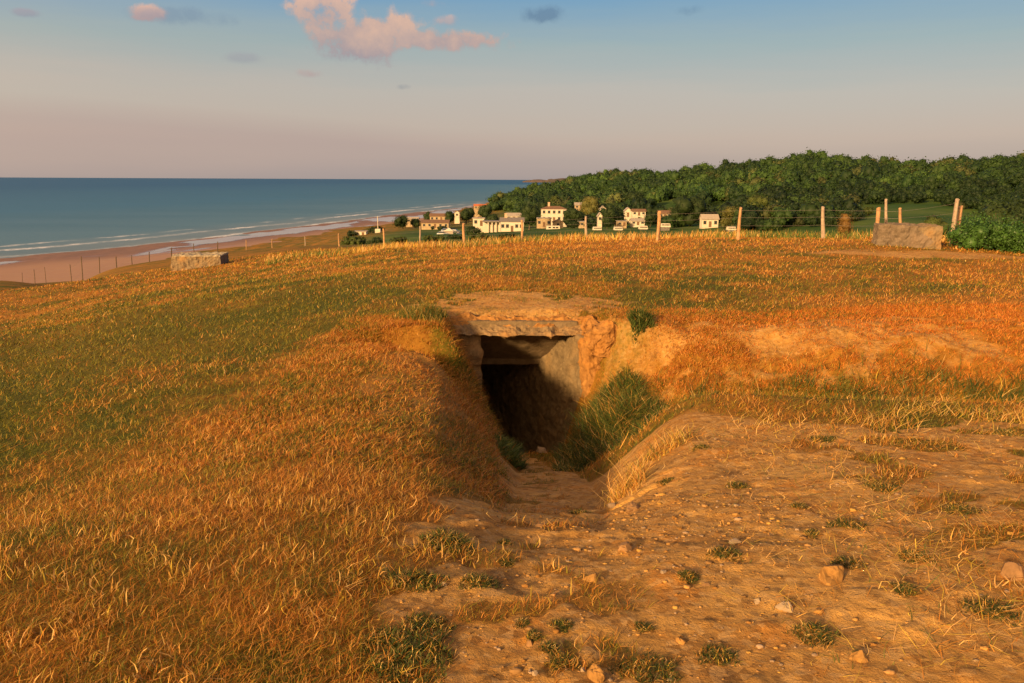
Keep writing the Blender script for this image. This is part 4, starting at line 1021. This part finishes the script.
# straw fringe along the near rim of the ditch, hanging over it
r_ = np.random.default_rng(31); n = 7500
x = r_.uniform(1.8, 9.5, n); rim = np.interp(x, [.9, 1.3, 2.2, 4, 8, 10], [5.75, 6.0, 6.3, 6.5, 6.6, 6.6]); y = rim+r_.normal(size=n)*.22+fbm(x, x*0, .8, 3)*.5
k_ = fbm(x, y, 1.3, 3)+.02+.30*ss(1.2, 3, x) > r_.uniform(0, .8, n); x, y = x[k_], y[k_]; n = len(x)
col, _ = mixcol(r_, np.full(n, .12), n)
blades('dry_grass', x, y, r_.uniform(.05, .17, n), np.full(n, .0045), col, r_.uniform(.4, 1.6, n), 32, 'straw fringe bending over the near rim of the ditch', 3)
# green growth filling the ditch
r_ = np.random.default_rng(41); n = 60000
x = r_.uniform(1.0, 14, n); yc = np.interp(x, [0, 2, 4, 8, 14], [9.5, 8.9, 8.55, 8.1, 7.6]); y = yc+r_.normal(size=n)*.42+.35*ss(1.2, 2.2, x)
k_ = fbm(x, y, .9, 3)+.45 > r_.uniform(0, .9, n); x, y = x[k_], y[k_]; n = len(x)
DG = np.array([(.035, .06, .012), (.06, .085, .016), (.09, .11, .02), (.13, .12, .03)])
col, _ = mixcol(r_, np.full(n, .86), n, gp=DG)
blades('ditch_grass', x, y, r_.uniform(.08, .30, n), r_.uniform(.005, .010, n), col, r_.uniform(.2, 1.1, n), 42, 'dark green weeds growing along the bottom of the ditch', 3)

def tussock(name, label, cx_, cy_, w, d, n, Lr, wr, gp, greenf, seed, cat='grass tuft', group=None, parts='blades', lean=(.2, 1.0), sp=STRAW):
    r_ = np.random.default_rng(seed); a_ = r_.uniform(0, 6.28, n); q = np.sqrt(r_.uniform(0, 1, n))*(1+.25*np.sin(a_*3+seed)+.15*np.sin(a_*7+seed*2))
    x = cx_+np.cos(a_)*q*w/2; y = cy_+np.sin(a_)*q*d/2
    col, _ = mixcol(r_, np.full(n, greenf), n, gp=gp, sp=sp)
    L_ = r_.uniform(*Lr, n)*(1.15-.6*q)
    o_ = blades(name, x, y, L_, r_.uniform(wr*.7, wr*1.3, n), col, r_.uniform(*lean, n), seed+1, None, 3, kind=None, wind=(.1, 0))
    tag(o_, label, cat, group); return o_
FG = np.array([(.05, .085, .014), (.09, .13, .02), (.13, .165, .03), (.16, .17, .04)])
p_ = hit(606, 448)
tussock('grass_clump', 'big deep green grass clump right of the bunker doorway', 1.30, 9.75, 1.25, 2.3, 24000, (.20, .54), .009, FG*.75, .84, 500, 'grass clump', lean=(.3, 1.2))
tussock('grass_clump', 'low green clump joining the big deep green one to the ditch', 1.75, 8.5, .85, 1.3, 5000, (.14, .36), .008, FG*.7, .8, 505, 'grass clump', lean=(.3, 1.2))
tussock('grass_clump', 'leafy green weed patch on the left slope of the path', hit(508, 458).x, hit(508, 458).y, .30, .85, 2600, (.10, .26), .014, FG*.9, .97, 510, 'grass clump', lean=(.3, 1.1))
tussock('grass_clump', 'bristly olive clump above the left side of the bunker doorway', -1.30, 11.75, .75, .8, 3000, (.10, .30), .006, FG*.7, .8, 520, 'grass clump', lean=(.1, .6))
tussock('grass_clump', 'dark creeping plant at the right shoulder of the bunker', 1.85, 11.4, .3, .4, 1300, (.1, .3), .012, FG*.7, .98, 530, 'grass clump')
tussock('grass_clump', 'tall pale straw clump hanging over the right side of the path', hit(630, 492).x, hit(630, 492).y+.15, .30, .4, 420, (.12, .34), .0042, FG, .1, 540, 'grass clump', lean=(.3, 1.1))
tussock('grass_clump', 'straw clump on the ditch corner behind the tall pale one', hit(668, 452).x, hit(668, 452).y+.1, .45, .3, 420, (.08, .22), .0042, FG, .2, 541, 'grass clump', lean=(.3, 1.1))
tussock('grass_clump', 'grey green patch on the left bank where the grass ends', hit(447, 545).x, hit(447, 545).y, .26, .3, 1100, (.03, .08), .004, FG*.6, .7, 550, 'grass clump', lean=(.3, 1.1))
tussock('grass_clump', 'dark green patch at the bottom edge left of the bare soil', hit(408, 655).x, hit(408, 655).y, .34, .5, 2600, (.025, .065), .004, FG*.6, .75, 551, 'grass clump', lean=(.3, 1.1))
tussock('grass_clump', 'green patch on the grass edge pointing into the bare soil', hit(412, 580).x, hit(412, 580).y, .30, .14, 1000, (.025, .07), .004, FG*.6, .7, 552, 'grass clump', lean=(.3, 1.1))
TUFTS = [(505, 542, 14, 'upper of two round tufts on the bare slope left of the path'), (506, 562, 16, 'lower of two round tufts on the bare slope left of the path'),
 (480, 580, 40, 'flat elongated dark tuft on the bare slope'), (427, 622, 34, 'dark tuft close to the lower left grass edge'), (523, 623, 12, 'tiny tuft directly left of the green pointed one'),
 (561, 624, 20, 'small dark tuft in the middle of the bare soil'), (534, 637, 15, 'brownish tuft above the white pebbles'), (549, 649, 18, 'bright green tuft below the brownish one'),
 (562, 664, 28, 'wider green tuft near the bottom edge beside white pebbles'), (650, 672, 60, 'widest dark tuft at the bottom edge right of the orange stone'), (644, 627, 15, 'faint tuft above the widest bottom tuft'),
 (689, 577, 20, 'low tuft next to the bright white pebble'), (579, 511, 20, 'dark tuft on the right wall of the path beside the ledge'), (848, 522, 34, 'domed dark tuft on the orange mound'),
 (799, 504, 16, 'small tuft left of the domed dark tuft'), (724, 552, 32, 'low tuft on the gravel streak'), (811, 536, 11, 'tiny dark tuft above the gravel streak'), (847, 564, 30, 'bluish green tuft directly above the biggest stone'),
 (883, 487, 30, 'green tuft at the head of the orange mound'), (915, 556, 26, 'tuft of mixed straw and green right of the biggest stone'), (814, 637, 40, 'sprawling faint tuft low on the right'), (717, 654, 36, 'sprawling dark tuft at the bottom right of centre'),
 (822, 438, 26, 'dark tuft just below the ditch rim'), (700, 446, 16, 'small tuft on the ditch rim above the path corner'), (666, 480, 15, 'green tuft on the right bank above the grey slab'), (736, 485, 22, 'twin leaved tuft on the pale bank'),
 (1005, 432, 26, 'tuft at the right edge below the ditch rim'), (960, 510, 34, 'straggly tuft far right on the mound'), (990, 610, 44, 'straw and green tuft at the lower right edge'), (905, 590, 24, 'thin tuft lower right of the biggest stone')]
for i, (px, py, wpx, lab) in enumerate(TUFTS):
    h_ = hit(px, py+2); dist_ = (h_-Vector((0, 0, 2))).length; w = wpx/FPX*dist_
    tussock('grass_tuft', lab, h_.x, h_.y, w, w*.8+.02, int(260+w*3300), (.012+.04*w, .03+.10*w), .0032, FG*.5, .72, 600+3*i, 'grass tuft', 'green tufts on the bare soil', lean=(.4, 1.5))

# loose straw lying over the mound at right
r_ = np.random.default_rng(71); n = 9000
x = r_.uniform(1.0, 6.5, n); y = r_.uniform(2.0, 6.2, n); k_ = (fbm(x, y, 1.6, 3)+.12*ss(1.5, 3.5, x) > .08); x, y = x[k_], y[k_]; n = len(x)
col, _ = mixcol(r_, np.full(n, .3), n, gp=FG)
blades('dry_grass', x, y, np.exp(r_.normal(size=n)*.5-2.9), np.full(n, .0028), col, r_.uniform(1.0, 2.5, n), 72, 'sparse straw lying over the bare mound at the right', 3)
r_ = np.random.default_rng(75); XS = []; YS = []
for (px_, py_, w_, n_) in [(985, 600, .34, 420), (930, 520, .30, 300), (1000, 520, .3, 260), (900, 560, .22, 200), (960, 640, .3, 300), (860, 480, .3, 220), (780, 600, .16, 90), (940, 440, .4, 260), (760, 455, .3, 200)]:
    h_ = hit(px_, py_); n_ = int(n_*.5); XS.append(h_.x+r_.normal(size=n_)*w_*.6); YS.append(h_.y+r_.normal(size=n_)*w_*.5)
x = np.concatenate(XS); y = np.concatenate(YS); n = len(x); col, _ = mixcol(r_, np.full(n, .12), n, gp=FG)
blades('dry_grass', x, y, np.exp(r_.normal(size=n)*.4-2.75), np.full(n, .0034), col, r_.uniform(.9, 2.6, n), 76, 'tangled dead stems lying in mats on the right of the mound', 3, curl=1.5)
# weeds and tall grass beyond the crest
r_ = np.random.default_rng(81); n = 26000
th = r_.uniform(-.3, .72, n); r = 31+np.abs(r_.normal(size=n))*6+np.interp(th, [-.3, 0, .3], [9, 6, 0]); x = r*np.sin(th); y = r*np.cos(th)
k_ = fbm(x, y, .25, 3)+.3 > r_.uniform(0, .7, n); x, y = x[k_], y[k_]; n = len(x)
col, _ = mixcol(r_, np.clip(.35+fbm(x, y, .12, 2)*1.6, .05, .9), n, gp=FG)
blades('crest_grass', x, y, r_.uniform(.15, .48, n), r_.uniform(.015, .035, n), col, r_.uniform(.1, .7, n), 82, 'rough tall grass and weeds along the fence on the crest', 2)

# ------------------------------------------------------------------ stones
def stone(label, px, py, wpx, hpx, mat, seed, sink=.52):
    wpx *= .86
    h_ = hit(px, py); dist_ = (h_-Vector((0, 0, 2))).length; w = wpx/FPX*dist_; hh = hpx/FPX*dist_*1.15
    bm = bmesh.new(); bmesh.ops.create_icosphere(bm, subdivisions=4, radius=.5)
    off = Vector((seed*3.7, seed, 0)); rs_ = random.Random(seed); planes = [(Vector((rs_.gauss(0, 1), rs_.gauss(0, 1), rs_.gauss(0, .8))).normalized(), rs_.uniform(.62, .85)) for _ in range(11)]
    for v in bm.verts:
        d_ = v.co.normalized(); k_ = 1+.42*mn.noise(d_*1.5+off)+.16*mn.noise(d_*4+off)+.05*mn.noise(d_*12+off)
        q_ = d_*k_
        for pn_, po_ in planes:
            e_ = q_.dot(pn_)-po_
            if e_ > 0: q_ = q_-pn_*e_*.93
        v.co = Vector((q_.x*w*.5, q_.y*w*.42, q_.z*hh*.62))
    me = bpy.data.meshes.new('stone'); bm.to_mesh(me); bm.free(); me.materials.append(mat)
    o_ = bpy.data.objects.new('stone', me); C.objects.link(o_); o_.location = (h_.x, h_.y, h_.z+hh*(.5-sink)-.0*hh); o_.rotation_euler = (0, 0, seed)
    tag(o_, label, 'stone'); return o_
M_st_or = simple('ochre stone', (.29, .15, .045), .45, 14, .95, .1, .6)
ST = [(831, 580, 40, 19, M_st_or, 'biggest ochre stone half buried below the bluish green tuft'), (596, 678, 26, 16, M_st_or, 'orange stone at the bottom edge beside the widest tuft'),
 (541, 453, 13, 7, M_stone_grey, 'pale stone lying at the foot of the bunker doorway'), (634, 510, 24, 9, M_stone, 'flat slab set in the right bank above the path'), (625, 549, 18, 12, M_stone, 'rounded pinkish stone below the path ledge'),
 (592, 580, 22, 9, M_st_or, 'flat ochre stone in the middle of the bare slope'), (1012, 573, 30, 14, M_stone, 'rounded stone at the right edge'), (663, 574, 9, 5, M_stone_grey, 'bright white pebble beside the low tuft'),
 (517, 671, 7, 4, M_stone_grey, 'leftmost white pebble near the bottom edge'), (535, 676, 8, 5, M_stone_grey, 'white pebble between two others near the bottom edge'), (583, 671, 8, 5, M_stone_grey, 'white pebble just left of the orange bottom stone'),
 (530, 646, 10, 7, M_stone, 'pinkish stone beside the brownish tuft'), (444, 587, 8, 6, M_stone_grey, 'small pale stone on the left side of the bare soil'), (757, 603, 10, 6, M_stone_grey, 'pale stone in the gravel streak'),
 (784, 610, 20, 9, M_stone_grey, 'grey flat stone at the lower end of the gravel streak'), (734, 543, 14, 6, M_stone_grey, 'grey stone at the upper end of the gravel streak'), (522, 452, 7, 4, M_stone, 'small dull stone left of the doorway stone'),
 (680, 643, 12, 8, M_st_or, 'ochre stone above the sprawling bottom tuft'), (860, 660, 18, 12, M_st_or, 'yellow ochre stone near the bottom right'), (706, 585, 9, 5, M_stone, 'little pinkish stone right of the white pebble'),
 (565, 517, 18, 5, M_st_or, 'thin ochre slab forming the ledge across the path'), (540, 527, 12, 6, M_stone, 'small stone left of the path ledge')]
for i, (px, py, w, h_, m_, lab) in enumerate(ST): stone(lab, px, py, w, h_, m_, i+1)
# gravel
base = []
for q in range(5):
    bm = bmesh.new(); bmesh.ops.create_icosphere(bm, subdivisions=2, radius=.5)
    off = Vector((q*9., 3, 1))
    for v in bm.verts:
        d_ = v.co.normalized(); v.co = v.co*(1+.9*mn.noise(d_*1.8+off)+.3*mn.noise(d_*5+off)); v.co.z *= .6
    base.append((np.array([v.co[:] for v in bm.verts]), np.array([[v.index for v in f.verts] for f in bm.faces]))); bm.free()
r_ = np.random.default_rng(91); n = 30000
x = r_.uniform(-.6, 6, n); y = r_.uniform(1.9, 6.3, n)
# denser on a washed streak running down to the right, and on the slope below the ledge
w_ = .34+1.2*np.exp(-(((y-3.9)+.55*(x-1.4))/.35)**2)*ss(.2, .8, x)*ss(3, 2, x)+.5*np.exp(-((x-.4)/.7)**2-((y-3.3)/.8)**2)
k_ = (r_.uniform(0, 1.2, n) < w_*soil_mask(x, y)*(.6+1.2*fbm(x, y, 1.5, 3)+.3)); x, y = x[k_], y[k_]; n = len(x); z = height(x, y)
sz = np.exp(r_.normal(size=n)*.6-5.15); pal = np.array([(.36, .19, .055), (.24, .115, .03), (.33, .18, .065), (.27, .18, .11), (.22, .12, .045), (.36, .20, .05)])
VV = []; QQ = []; CC = []; o = 0
for i in range(n):
    v, q = base[i % 5]; a_ = r_.uniform(0, 6.28); ca, sa = math.cos(a_), math.sin(a_); s_ = sz[i]
    VV.append(np.stack([(v[:, 0]*ca-v[:, 1]*sa)*s_*1.2+x[i], (v[:, 0]*sa+v[:, 1]*ca)*s_*.9+y[i], v[:, 2]*s_+z[i]+s_*.12], 1)); QQ.append(q+o); o += len(v)
    CC.append(np.repeat((pal[r_.integers(6)]*r_.uniform(.8, 1.2))[None], len(v), 0))
m_, t_, b_ = mat_new('gravel', .95, .1); a_ = t_.nodes.new('ShaderNodeAttribute'); a_.attribute_name = 'col'; t_.links.new(a_.outputs['Color'], b_.inputs['Base Color'])
go = link('gravel', np.concatenate(VV), np.concatenate(QQ), m_, cols=np.concatenate(CC)); tag(go, kind='stuff', label='small loose stones and clods scattered over the bare soil', cat='gravel')
print('gravel', n)
